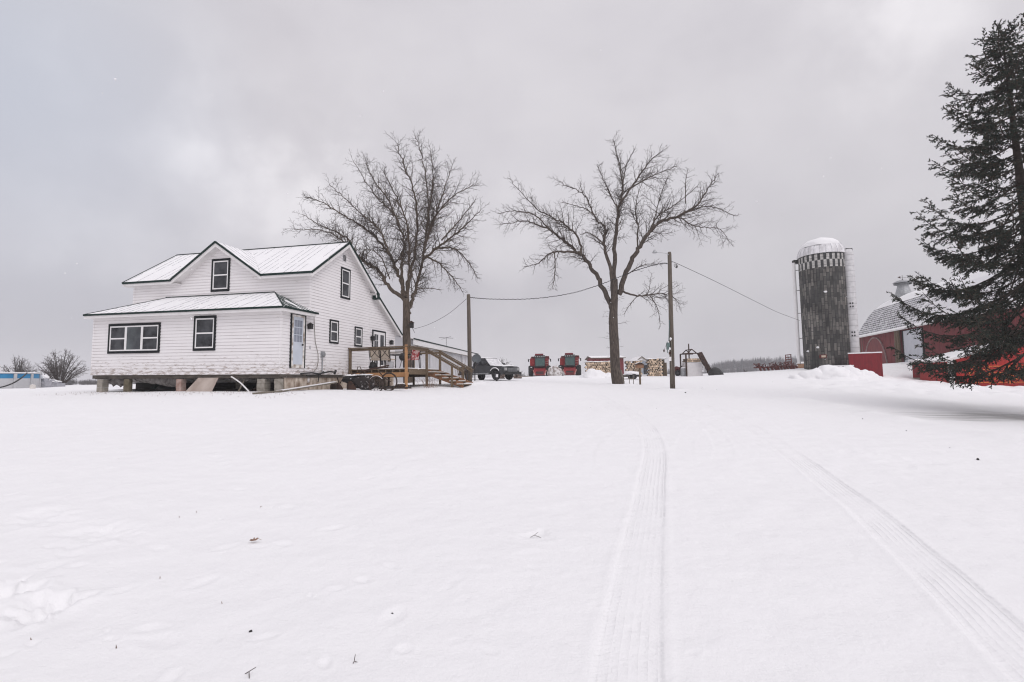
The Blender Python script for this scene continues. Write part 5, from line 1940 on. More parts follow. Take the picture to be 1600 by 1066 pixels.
def stack(label, group, u0, u1, vtop, vb, Y, dia, seed, length=2.2, taper=None, turn=0.0):
    r = random.Random(seed)
    b = P((u0 + u1) / 2, vb, Y); gz_ = g(b.x, b.y)
    Wd = (u1 - u0) / FPX * Y * .97
    Hh = P(u0, vtop, Y).z - gz_
    rz = -math.atan2(b.x, b.y) * .6 + turn
    rows = max(2, int(round(Hh / (dia * .90))))
    cnt = 0
    for j in range(rows):
        z = gz_ + dia * .5 + j * (Hh - dia) / (rows - 1)
        cols = int(round(Wd / dia)) - (j % 2)
        for i in range(cols):
            if j >= rows - 2 and taper and r.random() < taper: continue
            x = -Wd / 2 + dia * .5 + (Wd - dia) * (i + .5 * (j % 2)) / max(1, (int(round(Wd / dia)) - 1)) + r.uniform(-.05, .05)
            o = bpy.data.objects.new('log', logs[r.randrange(4)])
            COL.objects.link(o)
            s = dia * r.uniform(.88, 1.16)
            c_, s_ = math.cos(rz), math.sin(rz)
            y = r.uniform(-.16, .12)
            o.location = (b.x + c_ * x - s_ * y, b.y + s_ * x + c_ * y, z + r.uniform(-.045, .045))
            o.scale = (s, length * r.uniform(.93, 1.05), s)
            o.rotation_euler = (0, 0, rz + r.uniform(-.02, .02))
            o.rotation_euler.rotate_axis('Y', r.uniform(0, 6.28))
            tag(o, label, 'log', group)
            cnt += 1
    m_ = MB()
    for k in range(int(Wd / .5) + 1):
        m_.blob((-Wd / 2 + .25 + k * .5, length * .5, Hh + .0), (.42, length * .52, .13), .3, seed + k, 12, 6, half=True)
    o = m_.build('stack_snow', snow_mat, None, True, (b.x, b.y, gz_), rz)
    return o, cnt


o, c1 = stack('sawn log in the wide stack behind the vase shaped tree', 'logs in the wide stack behind the tree', 915, 957, 566, 588, 58, .245, 1)
tag(o, 'snow lying along the top of the wide log stack', 'snow')
o, c2 = stack('sawn log in the low stack between the tree and the feeder post', 'logs in the low stack by the feeder post', 979, 1004, 564, 583, 60, .25, 2, taper=.3)
tag(o, 'snow lying on the low log stack by the feeder post', 'snow')
o, c3 = stack('sawn log in the tall square stack left of the lamp pole', 'logs in the tall square stack', 1013, 1036, 561, 588, 56, .215, 3)
tag(o, 'thin snow on the tall square log stack', 'snow')
print('logs', c1, c2, c3)
q = P(1038.5, 587, 56.3); q.z = g(q.x, q.y)
m_ = MB(); m_.bb((-.10, .2, -.2), (.06, 1.9, 1.85)); m_.bb((.1, .4, -.2), (.3, 1.6, 1.5))
tag(m_.build('bark_slab_stack', M_wood, None, False, q, -.2), 'brown upright slab bracing the tall square log stack', 'wood slab')

# ------------------------------------------------------------------ small sheds behind the logs
def gable_shed(name, label, u0, u1, ve, vr, vb, Y, depth, wm, rz=0, side=True, snow=True, cat='shed'):
    """ridge runs across the view when side is true"""
    b = P((u0 + u1) / 2, vb, Y); b.z = g(b.x, b.y) - .1
    w = (u1 - u0) / FPX * Y
    he = P(u0, ve, Y).z - b.z; hr = P(u0, vr, Y).z - b.z
    t = thing(name, label, cat, b, rz)
    m_ = MB(); m_.bb((-w / 2, 0, 0), (w / 2, depth, he))
    if side:
        m_.prism([(-w / 2, 0, he), (-w / 2, depth, he), (-w / 2, depth / 2, hr)], (w, 0, 0))
    else:
        m_.prism([(-w / 2, 0, he), (w / 2, 0, he), (0, 0, hr)], (0, depth, 0))
    m_.build('wall', wm, t)
    m_ = MB(); o_ = .3
    if side:
        k = (hr - he) / (depth / 2)
        roof_slab(m_, [(-w / 2 - o_, -o_, he - k * o_ + .06), (w / 2 + o_, -o_, he - k * o_ + .06), (w / 2 + o_, depth / 2, hr + .06), (-w / 2 - o_, depth / 2, hr + .06)], th=.12, ribs=False)
        roof_slab(m_, [(-w / 2 - o_, depth + o_, he - k * o_ + .06), (w / 2 + o_, depth + o_, he - k * o_ + .06), (w / 2 + o_, depth / 2, hr + .06), (-w / 2 - o_, depth / 2, hr + .06)], th=.12, ribs=False)
    else:
        k = (hr - he) / (w / 2)
        for s in (-1, 1):
            roof_slab(m_, [(s * (w / 2 + o_), -o_, he - k * o_ + .06), (s * (w / 2 + o_), depth + o_, he - k * o_ + .06), (0, depth + o_, hr + .06), (0, -o_, hr + .06)], th=.12, ribs=False)
    m_.build('roof', [snow_mat if snow else M_grey, M_rib, M_greywood], t)
    return t, w, he, hr


gable_shed('red_shed', 'dark red shed with snowy roof showing above the wide log stack', 927, 975, 559.5, 555.5, 588, 84, 7, M_oldred)
t, w, he, hr = gable_shed('small_cabin', 'small grey blue cabin with white gable between the log stacks', 993, 1013, 565, 557.5, 583, 74, 5, mat('blue_grey_wall', (.33, .37, .42), (.24, .27, .31), rough=.7, scale=3), 0, False)
m_ = MB(); m_.bb((.25, -.04, .2), (.75, -.002, 1.6)); m_.build('door', M_glass, t)
m_ = MB(); m_.bb((-.7, -.03, .7), (-.2, -.002, 1.4)); m_.build('window', M_glass, t)
m_ = MB(); m_.prism([(-w / 2, -.05, he), (w / 2, -.05, he), (0, -.05, hr)], (0, .04, 0)); m_.build('gable_panel', M_white_paint, t)

# low junk about the logs and the tree
q = P(987, 587, 47); q.z = g(q.x, q.y)
t = thing('covered_trailer', 'low flat trailer under snow left of the feeder post', 'trailer', q)
m_ = MB(); m_.bb((-.7, -.4, .22), (.8, .8, .42)); m_.beam((-1.3, 0, .25), (-.7, 0, .3), .08, .08); m_.build('bed', M_black, t)
for s in (-1, 1):
    wheel(t, (.1, .2 + s * .65, .25), .26, .16, 'Y', tread=False)
m_ = MB(); m_.blob((.05, .2, .42), (.85, .7, .32), .4, 5, 24, 10, half=True); m_.build('snow', snow_mat, t, True)
q = P(973.5, 598, 34.5); q.z = g(q.x, q.y)
m_ = MB(); m_.prism([(-.28, .0, -.1), (.15, .0, -.1), (.0, .25, 1.0), (-.32, .25, 1.0)], (0, .05, 0)); m_.beam((-.3, .0, .2), (.1, 0, .2), .06, .08)
tag(m_.build('wood_pallet', M_greywood, None, False, q), 'weathered pallet leaning behind the vase shaped tree trunk', 'pallet')
q = P(983, 601, 34.5); q.z = g(q.x, q.y)
t = thing('metal_rack', 'thin pale metal rack standing in snow beside the tree trunk', 'rack', q)
for x in (-.34, .03, .30):
    m_ = MB(); m_.cyl((x, 0, -.1), (x, 0, .62 if x < .2 else .66), .02, 6); m_.build('leg', M_greywood, t)
m_ = MB(); m_.beam((-.36, 0, .40), (.32, 0, .42), .03, .05); m_.beam((-.36, .0, .63), (.05, .0, .6), .03, .04); m_.build('bar', M_greywood, t)
q = P(1000.3, 600, 36); q.z = g(q.x, q.y)
t = thing('bird_feeder', 'wooden bird feeder box on a single post between the tree and the lamp pole', 'bird feeder', q)
m_ = MB(); m_.bb((-.055, -.055, -.2), (.055, .055, 1.15)); m_.build('post', M_wood, t)
m_ = MB(); m_.bb((-.26, -.18, 1.15), (.24, .18, 1.40)); m_.build('box', mat('feeder_wood', (.30, .17, .10), (.2, .11, .07), rough=.85), t)
m_ = MB(); m_.prism([(-.34, -.22, 1.40), (.32, -.22, 1.40), (-.01, -.22, 1.56)], (0, .44, 0)); rf_ = m_.build('roof', M_rust, t)
m_ = MB(); m_.prism([(-.33, -.2, 1.435), (-.01, -.2, 1.59), (.31, -.2, 1.435), (-.01, -.2, 1.565)], (0, .4, 0)); m_.build('snow', snow_mat, rf_)

# ------------------------------------------------------------------ firewood elevator by the lamp pole
q = P(1085, 588, 55); q.z = g(q.x, q.y)
S_ = 55 / FPX
e = lambda u, v, y=0: V(((u - 1085) * S_, y, (588 - v) * S_))
t = thing('firewood_elevator', 'dark steel firewood elevator frame with sloping conveyor over a white box', 'firewood elevator', q)
m_ = MB(); m_.bb((e(1074.5, 588).x, 0, -.2), (e(1098, 588).x, 1.6, e(0, 566.5).z)); m_.build('box', mat('white_box', (.72, .70, .70), (.64, .62, .62), rough=.6, scale=3), t)
m_ = MB()
for y in (-.1, 1.7):
    m_.beam(e(1072.5, 591, y), e(1072.5, 552.5, y), .13, .13)
    m_.beam(e(1072.5, 552.5, y), e(1093, 552.5, y), .10, .10)
    m_.beam(e(1075, 552.5, y), e(1082, 546, y), .09, .09); m_.beam(e(1082, 546, y), e(1089, 552, y), .09, .09)
m_.beam(e(1082, 560, .8), e(1082, 536.5, .8), .10, .10)
m_.beam(e(1082, 546, -.1), e(1082, 546, 1.7), .08, .08); m_.beam(e(1072.5, 552.5, -.1), e(1072.5, 552.5, 1.7), .1, .1)
m_.build('frame', M_rust, t)
m_ = MB(); m_.beam(e(1091.5, 552, -.35), e(1109, 587, -.35), .5, .30); m_.beam(e(1092, 552, -.65), e(1110, 588, -.65), .08, .40); m_.build('conveyor', M_rust, t)
m_ = MB()
for k in range(12): m_.blob(e(1099 + k * .8, 580 - 8 * ((k * 7) % 5) / 5, -.1), (.18, .2, .14), .5, k, 8, 6)
m_.build('snow', snow_mat, t, True)
for k in range(9):
    for j in range(2):
        o = bpy.data.objects.new('log', logs[(k + j) % 4]); COL.objects.link(o)
        o.location = V(q) + e(1075.5 + k * 2.5 + j, 564.6 - j * 2.9, .0)
        o.scale = (.20, 1.5, .20); o.rotation_euler = (0, 0, 0)
        tag(o, 'split log lying on top of the white box of the firewood elevator', 'log', 'logs on the white box')
q2_ = P(1119, 588, 54); q2_.z = g(q2_.x, q2_.y)
m_ = MB(); m_.blob((0, 0, 0), (.78, .7, .80), .08, 4, 26, 12, half=True)
m_.v = [(x + z * -.2, y, z) for x, y, z in m_.v]
tag(m_.build('tarp_mound', M_black, None, True, q2_), 'black tarp mound at the foot of the sloping conveyor', 'tarp')
q2_ = P(1068, 587, 55.5); q2_.z = g(q2_.x, q2_.y)
t = thing('fuel_drum', 'pale drum with a snow top left of the firewood elevator', 'drum', q2_)
m_ = MB(); m_.lathe([(.001, -.1), (.29, -.1), (.29, .28), (.305, .30), (.29, .32), (.29, .58), (.305, .60), (.29, .62), (.29, .86), (.001, .86)], 18); m_.build('body', M_galv, t)
m_ = MB(); m_.blob((0, 0, .86), (.28, .28, .14), .2, 3, half=True); m_.build('snow', snow_mat, t, True)
q2_ = P(1060, 587, 57); q2_.z = g(q2_.x, q2_.y)
t = thing('rusty_machine', 'rusty old machine half hidden between the lamp pole and the drum', 'machine', q2_)
m_ = MB(); m_.bb((-.45, -.3, .25), (.35, .4, .75)); m_.blob((-.1, 0, .72), (.4, .4, .3), .3, 2); m_.build('body', M_redrust, t)
wheel(t, (-.2, -.4, .3), .33, .12, 'Y', tread=False)
m_ = MB(); m_.tube([(.1, 0, .7), (.5, 0, 1.1), (.75, .1, 1.2), (.8, .1, .9)], .05, 6); m_.build('arm', M_rust, t)

# ------------------------------------------------------------------ rusty implements before the far wood
def implement(name, label, u, v, Y, w, h, seed, m0, n=26, discs=6):
    r = random.Random(seed)
    b = P(u, v, Y); b.z = g(b.x, b.y)
    t = thing(name, label, 'farm implement', b, 0, 'rusty implements left in the snow')
    m_ = MB()
    m_.beam((-w / 2, 0, .4), (w / 2, .1, .45), .10, .12); m_.beam((-w / 2, .8, .4), (w / 2, .9, .4), .10, .12)
    for k in range(5):
        x = -w / 2 + w * k / 4
        m_.beam((x, -.1, .4), (x + .1, 1.0, .42), .08, .08)
    m_.build('frame', m0, t)
    for k in range(discs):
        m_ = MB(); x = -w / 2 + w * (k + .5) / discs
        m_.lathe([(.001, -.03), (.15, -.01), (.30, .05), (.30, .06), (.15, .01), (.001, -.01)], 14, (x, -.1, .25), 0, Matrix.Rotation(R(70), 3, 'Y'))
        m_.build('disc', m0, t)
    m_ = MB()
    for k in range(n):
        x = r.uniform(-w / 2, w / 2)
        m_.tube([(x, r.uniform(0, .8), .4), (x + r.uniform(-.3, .3), r.uniform(0, .8), .4 + h * r.uniform(.2, .6)), (x + r.uniform(-.5, .5), r.uniform(0, .8), h * r.uniform(.3, 1))], .03, 5)
    m_.build('tines', m0, t)
    return t


implement('spring_harrow', 'low tangled spring harrow, farthest from the silo', 1199, 581, 59, 2.3, .9, 1, M_redrust, 22, 5)
implement('disc_harrow', 'red brown disc harrow with a tall tine frame beside the round tank', 1227, 582, 59.5, 2.9, 1.0, 2, M_redrust, 30, 8)
q = P(1233, 580, 61); q.z = g(q.x, q.y)
m_ = MB()
for s in (-.38, .38):
    m_.beam((s, 0, 0), (s * .8, 0, 1.85), .08, .08)
for k in range(6): m_.beam((-.35, 0, .4 + k * .28), (.35, 0, .45 + k * .28), .1, .10)
tag(m_.build('tine_frame', M_redrust, None, False, q), 'upright red brown tine rack rising above the disc harrow', 'tine rack')
q = P(1254.5, 581, 56); q.z = g(q.x, q.y)
t = thing('round_tank', 'small round tank under snow at the foot of the silo', 'tank', q)
m_ = MB(); m_.lathe([(.001, -.42), (.3, -.40), (.36, -.3), (.36, .3), (.3, .40), (.001, .42)], 18, (0, 0, .42), 0, Matrix.Rotation(R(85), 3, 'Y')); m_.build('shell', mat('brown_tank', (.42, .25, .15), (.25, .14, .09), rough=.7), t, True)
m_ = MB(); m_.blob((-.12, 0, .58), (.5, .42, .26), .15, 5, half=True); m_.build('snow', snow_mat, t, True)
q = P(1165, 583, 68); q.z = g(q.x, q.y)
m_ = MB()
for k in range(7): m_.tube([(rnd.uniform(-.15, .15), 0, 0), (rnd.uniform(-.3, .3), 0, rnd.uniform(.2, .55))], [.03, .01], 4)
tag(m_.build('dead_shrub', M_twig, None, False, q), 'tiny dark dead shrub on the snow crest', 'shrub')

# ------------------------------------------------------------------ silo
SY = 46.0
sc_ = P(1294.5, 579, SY + 2.0)
SB = V((sc_.x, sc_.y, g(sc_.x, sc_.y) - .25))
SR = 1.97
ztop = P(1283, 401, SY + 2).z - SB.z
silo = thing('silo', 'tall round grey stave silo with checkered band and snowy dome', 'silo', SB)


def stave_mat():
    m, nt, b = new_mat('concrete_staves')
    L = nt.links.new
    tc = N(nt, 'ShaderNodeTexCoord'); sx = N(nt, 'ShaderNodeSeparateXYZ'); L(tc.outputs['Object'], sx.inputs[0])
    at = N(nt, 'ShaderNodeMath', operation='ARCTAN2'); L(sx.outputs[1], at.inputs[0]); L(sx.outputs[0], at.inputs[1])
    ml = N(nt, 'ShaderNodeMath', operation='MULTIPLY'); L(at.outputs[0], ml.inputs[0]); ml.inputs[1].default_value = SR
    cb = N(nt, 'ShaderNodeCombineXYZ'); L(sx.outputs[2], cb.inputs[0]); L(ml.outputs[0], cb.inputs[1])
    br = N(nt, 'ShaderNodeTexBrick'); L(cb.outputs[0], br.inputs['Vector'])
    br.offset = .5
    br.inputs['Scale'].default_value = 1
    br.inputs['Brick Width'].default_value = .76; br.inputs['Row Height'].default_value = .26
    br.inputs['Mortar Size'].default_value = .026; br.inputs['Bias'].default_value = -.25
    br.inputs['Color1'].default_value = (.055, .054, .050, 1); br.inputs['Color2'].default_value = (.21, .195, .175, 1)
    br.inputs['Mortar'].default_value = (.035, .036, .037, 1)
    n1 = N(nt, 'ShaderNodeTexNoise'); n1.inputs['Scale'].default_value = .8; n1.inputs['Detail'].default_value = 6; L(tc.outputs['Object'], n1.inputs['Vector'])
    mp = N(nt, 'ShaderNodeMapping'); mp.inputs['Scale'].default_value = (3, 3, .5); L(tc.outputs['Object'], mp.inputs[0])
    n2 = N(nt, 'ShaderNodeTexNoise'); n2.inputs['Scale'].default_value = 2.2; n2.inputs['Detail'].default_value = 8; L(mp.outputs[0], n2.inputs['Vector'])
    r1 = N(nt, 'ShaderNodeMapRange'); L(n1.outputs['Fac'], r1.inputs['Value']); r1.inputs['From Min'].default_value = .3; r1.inputs['From Max'].default_value = .7; r1.inputs['To Min'].default_value = .5; r1.inputs['To Max'].default_value = 1.3
    r2 = N(nt, 'ShaderNodeMapRange'); L(n2.outputs['Fac'], r2.inputs['Value']); r2.inputs['From Min'].default_value = .3; r2.inputs['From Max'].default_value = .7; r2.inputs['To Min'].default_value = .6; r2.inputs['To Max'].default_value = 1.35
    mu = N(nt, 'ShaderNodeMath', operation='MULTIPLY'); L(r1.outputs[0], mu.inputs[0]); L(r2.outputs[0], mu.inputs[1])
    hs = N(nt, 'ShaderNodeHueSaturation'); L(br.outputs['Color'], hs.inputs['Color']); L(mu.outputs[0], hs.inputs['Value'])
    L(hs.outputs[0], b.inputs['Base Color']); b.inputs['Roughness'].default_value = .9
    return m


m_ = MB()
zb1 = ztop - 1.35
m_.lathe([(SR, -.6), (SR, zb1)], 72)
m_.build('shaft', stave_mat(), silo, True)
M_stdark = mat('dark_stave', (.06, .062, .062), (.035, .036, .036), rough=.9, scale=5)
M_stwhite = mat('whitewashed_stave', (.54, .53, .51), (.34, .33, .31), rough=.9, scale=5)
m_ = MB()
nst = 52
for row in range(2):
    z0, z1 = zb1 + row * .675, zb1 + (row + 1) * .675
    for i in range(nst):
        a0, a1 = 2 * PI * i / nst, 2 * PI * (i + 1) / nst
        mi = (i + row) % 2
        r_ = SR + (.004 if mi else 0)
        m_.prism([(r_ * math.cos(a0), r_ * math.sin(a0), z0), (r_ * math.cos(a1), r_ * math.sin(a1), z0), (r_ * math.cos(a1), r_ * math.sin(a1), z1 - (.12 if mi == 1 and row == 1 else 0)), (r_ * math.cos(a0), r_ * math.sin(a0), z1 - (.12 if mi == 1 and row == 1 else 0))], (-.1 * math.cos(a0), -.1 * math.sin(a0), 0), mi)
m_.build('checker_band', [M_stdark, M_stwhite], silo)
for k in range(16):
    m_ = MB(); m_.torus((0, 0, .5 + k * .72), SR + .012, .011, 60, 5); m_.build('hoop', M_black, silo)
m_ = MB()
hd = 1.62
prof_ = [((SR + .07) * math.cos(t), ztop + hd * math.sin(t)) for t in [PI / 2 * i / 12 for i in range(12)]] + [(.05, ztop + hd)]
m_.lathe([(SR - .05, ztop - .04), (SR + .09, ztop - .04)] + prof_, 60)
dome = m_.build('dome', mat('snowy_dome', (.80, .795, .81), (.58, .57, .58), rough=.6, scale=2.6, stretch=(1, 1, .4), contrast=.12), silo, True)
m_ = MB()
for k in range(26):
    a = 2 * PI * k / 26
    m_.tube([((SR + .075) * math.cos(t) * math.cos(a), (SR + .075) * math.cos(t) * math.sin(a), ztop + (hd + .005) * math.sin(t)) for t in [PI / 2 * i / 9 * .93 for i in range(10)]], .022, 4)
m_.build('dome_ribs', M_rib, dome)
m_ = MB(); m_.blob((-.1, -.1, ztop + hd * .50), (1.68, 1.66, hd * .545), .08, 3, 30, 12, half=True, freq=2.6); m_.build('snow_cap', snow_mat, dome, True)
# covered chute up the right side, ladder pipe on the left
vd = V((SB.x, SB.y, 0)).normalized()
rt = V((vd.y, -vd.x, 0))
ch = rt * (SR + .12) - vd * .55
m_ = MB()
m_.lathe([(.42, -.5), (.42, ztop - .1), (.3, ztop + .25), (.05, ztop + .3)], 18, ch)
m_.build('chute', mat('white_chute', (.66, .655, .66), (.52, .515, .52), rough=.7, scale=3), silo, True)
m_ = MB()
for k in range(22):
    m2 = MB(); m2.torus(ch + V((0, 0, .2 + k * .5)), .422, .008, 20, 4); m2.build('chute_band', M_grey, silo)
for zf in (.52, .28):
    for s in (-.09, .09):
        for dz in (.2, .5):
            m2 = MB(); m2.box(ch - vd * .40 + rt * s + V((0, 0, ztop * zf + dz)), (.09, .09, .14)); m2.build('vent_hole', M_black, silo)
lf = -rt * (SR + .38) - vd * .2
m_ = MB(); m_.cyl(lf + V((0, 0, .9)), lf + V((0, 0, ztop - .35)), .15, 12); m_.build('filler_pipe', M_white_paint, silo)
m_ = MB()
for zf in (.1, .3, .52, .72, .9):
    m_ = MB(); m_.beam(lf + V((0, 0, ztop * zf)), -rt * (SR - .02) - vd * .2 + V((0, 0, ztop * zf)), .04, .05); m_.build('bracket', M_black, silo)
m_ = MB(); m_.box(-rt * (SR + .2) + V((0, 0, ztop - .25)), (.5, .4, .35)); m_.build('platform', M_black, silo)
m_ = MB(); m_.box(rt * (SR + .12) - vd * .4 + V((0, 0, ztop + .2)), (.55, .5, .3)); m_.build('chute_hood', M_black, silo)
sg = lambda u, v: (P(u, v, 40) - V((0, 0, 0)))


def on_silo(u, v, out=.03):
    d = P(u, v, 1.0)
    ox, oy = -SB.x, -SB.y
    A = d.x ** 2 + d.y ** 2; B = 2 * (d.x * ox + d.y * oy); C_ = ox * ox + oy * oy - (SR + out) ** 2
    t = (-B - math.sqrt(max(0, B * B - 4 * A * C_))) / (2 * A)
    return d * t - SB


m_ = MB(); c = on_silo(1286.5, 557, .0)
fr_ = Matrix((rt, -vd, V((0, 0, 1)))).transposed()
m_.box(c, (.62, .05, .34), fr_); m_.build('sign_plate', M_redrust, silo)
m_ = MB(); m_.box(c - vd * .03 + rt * .02, (.34, .03, .18), fr_); m_.tube([c - vd * .06 + rt * x + V((0, 0, z)) for x, z in ((-.13, -.03), (-.05, .05), (.03, .0), (.12, .05))], .022, 5); m_.build('sign_emblem', M_cream, silo)
for (u, v) in ((1290, 456), (1278, 543), (1263, 549)):
    m_ = MB(); c = on_silo(u, v, .0); m_.blob(c, (.16, .1, .09), .35, u); m_.build('snow', snow_mat, silo, True)

# ------------------------------------------------------------------ things at the silo's foot
q = P(1316, 577, 42.8); q.z = g(q.x, q.y)
t = thing('concrete_box', 'low concrete box with a snow lid between silo and red wagon box', 'box', q, -.4)
m_ = MB(); m_.bb((-.55, -.5, -.3), (.55, .6, .62)); m_.build('body', mat('pinkish_block', (.50, .40, .37), (.33, .25, .22), rough=.95, scale=4), t)
m_ = MB(); m_.lathe([(.001, -.15), (.24, -.14), (.27, .2), (.25, .24), (.001, .25)], 16, (-.55, -.55, .35), 0, Matrix.Rotation(R(70), 3, 'X')); m_.build('pipe_end', M_white_paint, t)
m_ = MB(); m_.bb((-.72, -.62, .62), (.75, .75, .70)); m_.build('lid', M_greywood, t)
m_ = MB(); m_.bb((-.70, -.6, .702), (.73, .73, .80)); m_.build('snow', snow_mat, t)
# red wagon box
q0, q1 = P(1327.5, 573, 43.5), P(1377, 570, 44)
b = (q0 + q1) / 2; b.z = g(b.x, b.y)
Lw = 2.35
zt_ = P(1330, 552.5, 43.5).z - b.z
t = thing('red_wagon_box', 'plain bright red wagon box with snow on its rim beside the silo', 'wagon', b, R(-34))
M_wag = mat('deep_red_panel', (.27, .012, .02), (.18, .010, .016), rough=.55, scale=2, stretch=(3, 3, .7))
m_ = MB()
m_.bb((-Lw / 2, 0, -.4), (Lw / 2, .06, zt_)); m_.bb((-Lw / 2, 1.6, -.4), (Lw / 2, 1.66, zt_)); m_.bb((-Lw / 2, .06, -.4), (-Lw / 2 + .06, 1.6, zt_)); m_.bb((Lw / 2 - .06, .06, -.4), (Lw / 2, 1.6, zt_))
m_.bb((-Lw / 2, .06, .3), (Lw / 2, 1.6, .36)); m_.build('box', M_wag, t)
m_ = MB()
for k in range(8): m_.bb((-Lw / 2 + .05 + k * (Lw - .14) / 7, -.03, -.3), (-Lw / 2 + .09 + k * (Lw - .14) / 7, -.001, zt_ - .03))
m_.build('ribs', M_wag, t)
m_ = MB(); m_.bb((-Lw / 2 - .04, -.05, zt_ + .001), (Lw / 2 + .04, .35, zt_ + .10)); m_.blob((0, .85, zt_ - .2), (Lw / 2 - .1, .75, .35), .15, 3, half=True); m_.build('snow', snow_mat, t)

# ------------------------------------------------------------------ barn
BY = 70.0
e0 = P(1340, 526, BY)
gb_ = g(e0.x, e0.y)
BBASE = min(.3, gb_) - .2
ba = -math.atan(.2825)
barn = thing('red_barn', 'big old red barn with snowy bow shaped roof and metal cupola', 'barn', (e0.x, e0.y, BBASE), ba)
EZb = e0.z - BBASE
RZb = P(1403, 465, 68.7).z - BBASE
BWd, BLn = 9.5, 33.0
bprof = [(-.55, EZb - .22), (0, EZb + .12), (.42, EZb + .75), (.95, EZb + (RZb - EZb) * .34), (1.6, EZb + (RZb - EZb) * .53), (2.35, EZb + (RZb - EZb) * .70), (3.4, EZb + (RZb - EZb) * .865), (4.75, RZb)]
full = bprof + [(BWd - x, z) for x, z in reversed(bprof[:-1])]
m_ = MB()
# long walls (the near one has the big opening) and gable ends
op0, op1 = -13.7, -17.7
m_.bb((0, -.0, -1), (.16, -13.3, EZb)); m_.bb((0, -18.0, -1), (.16, -BLn, EZb)); m_.bb((0, -13.3, EZb - .35), (.16, -18.0, EZb))
m_.bb((BWd - .16, 0, -1), (BWd, -BLn, EZb))
gp = [(.16, -1)] + [(max(x, .16), z - .06) for x, z in full if 0 <= x <= BWd] + [(BWd - .16, -1)]
gp = [(min(max(x, .16), BWd - .16), z) for x, z in gp]
m_.prism([(x, -.02, z) for x, z in gp], (0, -.15, 0)); m_.prism([(x, -BLn + .17, z) for x, z in gp], (0, -.15, 0))
rb = random.Random(3)
y = -.1
while y > -BLn:
    w = rb.uniform(.18, .28)
    if not (y - w < -13.2 and y > -18.1):
        m_.bb((-rb.uniform(.006, .03), y, -1), (-.001, y - w + .015, EZb - .02))
    y -= w
m_.build('wall', M_oldred, barn)


def shingle_mat():
    m, nt, b = new_mat('snow_flecked_shingles')
    L = nt.links.new
    tc = N(nt, 'ShaderNodeTexCoord')
    sx = N(nt, 'ShaderNodeSeparateXYZ'); L(tc.outputs['Object'], sx.inputs[0])
    cb = N(nt, 'ShaderNodeCombineXYZ'); L(sx.outputs[1], cb.inputs[0]); L(sx.outputs[2], cb.inputs[1])
    br = N(nt, 'ShaderNodeTexBrick'); L(cb.outputs[0], br.inputs['Vector'])
    br.inputs['Scale'].default_value = 1; br.inputs['Brick Width'].default_value = .55; br.inputs['Row Height'].default_value = .30
    br.inputs['Mortar Size'].default_value = .05; br.inputs['Mortar Smooth'].default_value = .5; br.inputs['Bias'].default_value = -.05
    br.inputs['Color1'].default_value = (.05, .05, .054, 1); br.inputs['Color2'].default_value = (.30, .30, .31, 1); br.inputs['Mortar'].default_value = (.80, .80, .82, 1)
    n1 = N(nt, 'ShaderNodeTexNoise'); n1.inputs['Scale'].default_value = 1.1; n1.inputs['Detail'].default_value = 6; n1.inputs['Roughness'].default_value = .7; L(cb.outputs[0], n1.inputs['Vector'])
    # snow clings in blotches, less on the steep part
    zz = N(nt, 'ShaderNodeMapRange'); L(sx.outputs[2], zz.inputs['Value'])
    zz.inputs['From Min'].default_value = EZb; zz.inputs['From Max'].default_value = RZb; zz.inputs['To Min'].default_value = .0; zz.inputs['To Max'].default_value = .02
    ye = N(nt, 'ShaderNodeMapRange'); L(sx.outputs[1], ye.inputs['Value'])
    ye.inputs['From Min'].default_value = -12; ye.inputs['From Max'].default_value = -21; ye.inputs['To Min'].default_value = .0; ye.inputs['To Max'].default_value = .3
    ad = N(nt, 'ShaderNodeMath', operation='ADD'); L(n1.outputs['Fac'], ad.inputs[0]); L(ye.outputs[0], ad.inputs[1])
    mr = N(nt, 'ShaderNodeMapRange'); L(ad.outputs[0], mr.inputs['Value']); mr.inputs['From Min'].default_value = .54; mr.inputs['From Max'].default_value = .70
    mx = N(nt, 'ShaderNodeMix', data_type='RGBA'); L(mr.outputs[0], mx.inputs[0]); L(br.outputs[0], mx.inputs[6]); mx.inputs[7].default_value = (.82, .815, .83, 1)
    L(mx.outputs[2], b.inputs['Base Color']); b.inputs['Roughness'].default_value = .85
    return m


m_ = MB()
for i in range(len(full) - 1):
    (x0, z0), (x1, z1) = full[i], full[i + 1]
    mi = 1 if i in (1, 2, 3, 4, 9, 10, 11, 12) else 0
    d = V((x1 - x0, 0, z1 - z0)); nn = V((-d.z, 0, d.x)).normalized()
    th = .10
    if nn.z < 0: nn = -nn
    dn = -nn * th
    m_.prism([(x0, .45, z0), (x1, .45, z1), (x1, -BLn - .45, z1), (x0, -BLn - .45, z0)], dn, mi)
m_.build('roof', [snow_mat, shingle_mat()], barn)
m_ = MB()
m_.beam((-.56, .45, EZb - .25), (-.56, -BLn - .45, EZb - .25), .04, .16); m_.build('eave_board', M_soffit, barn)
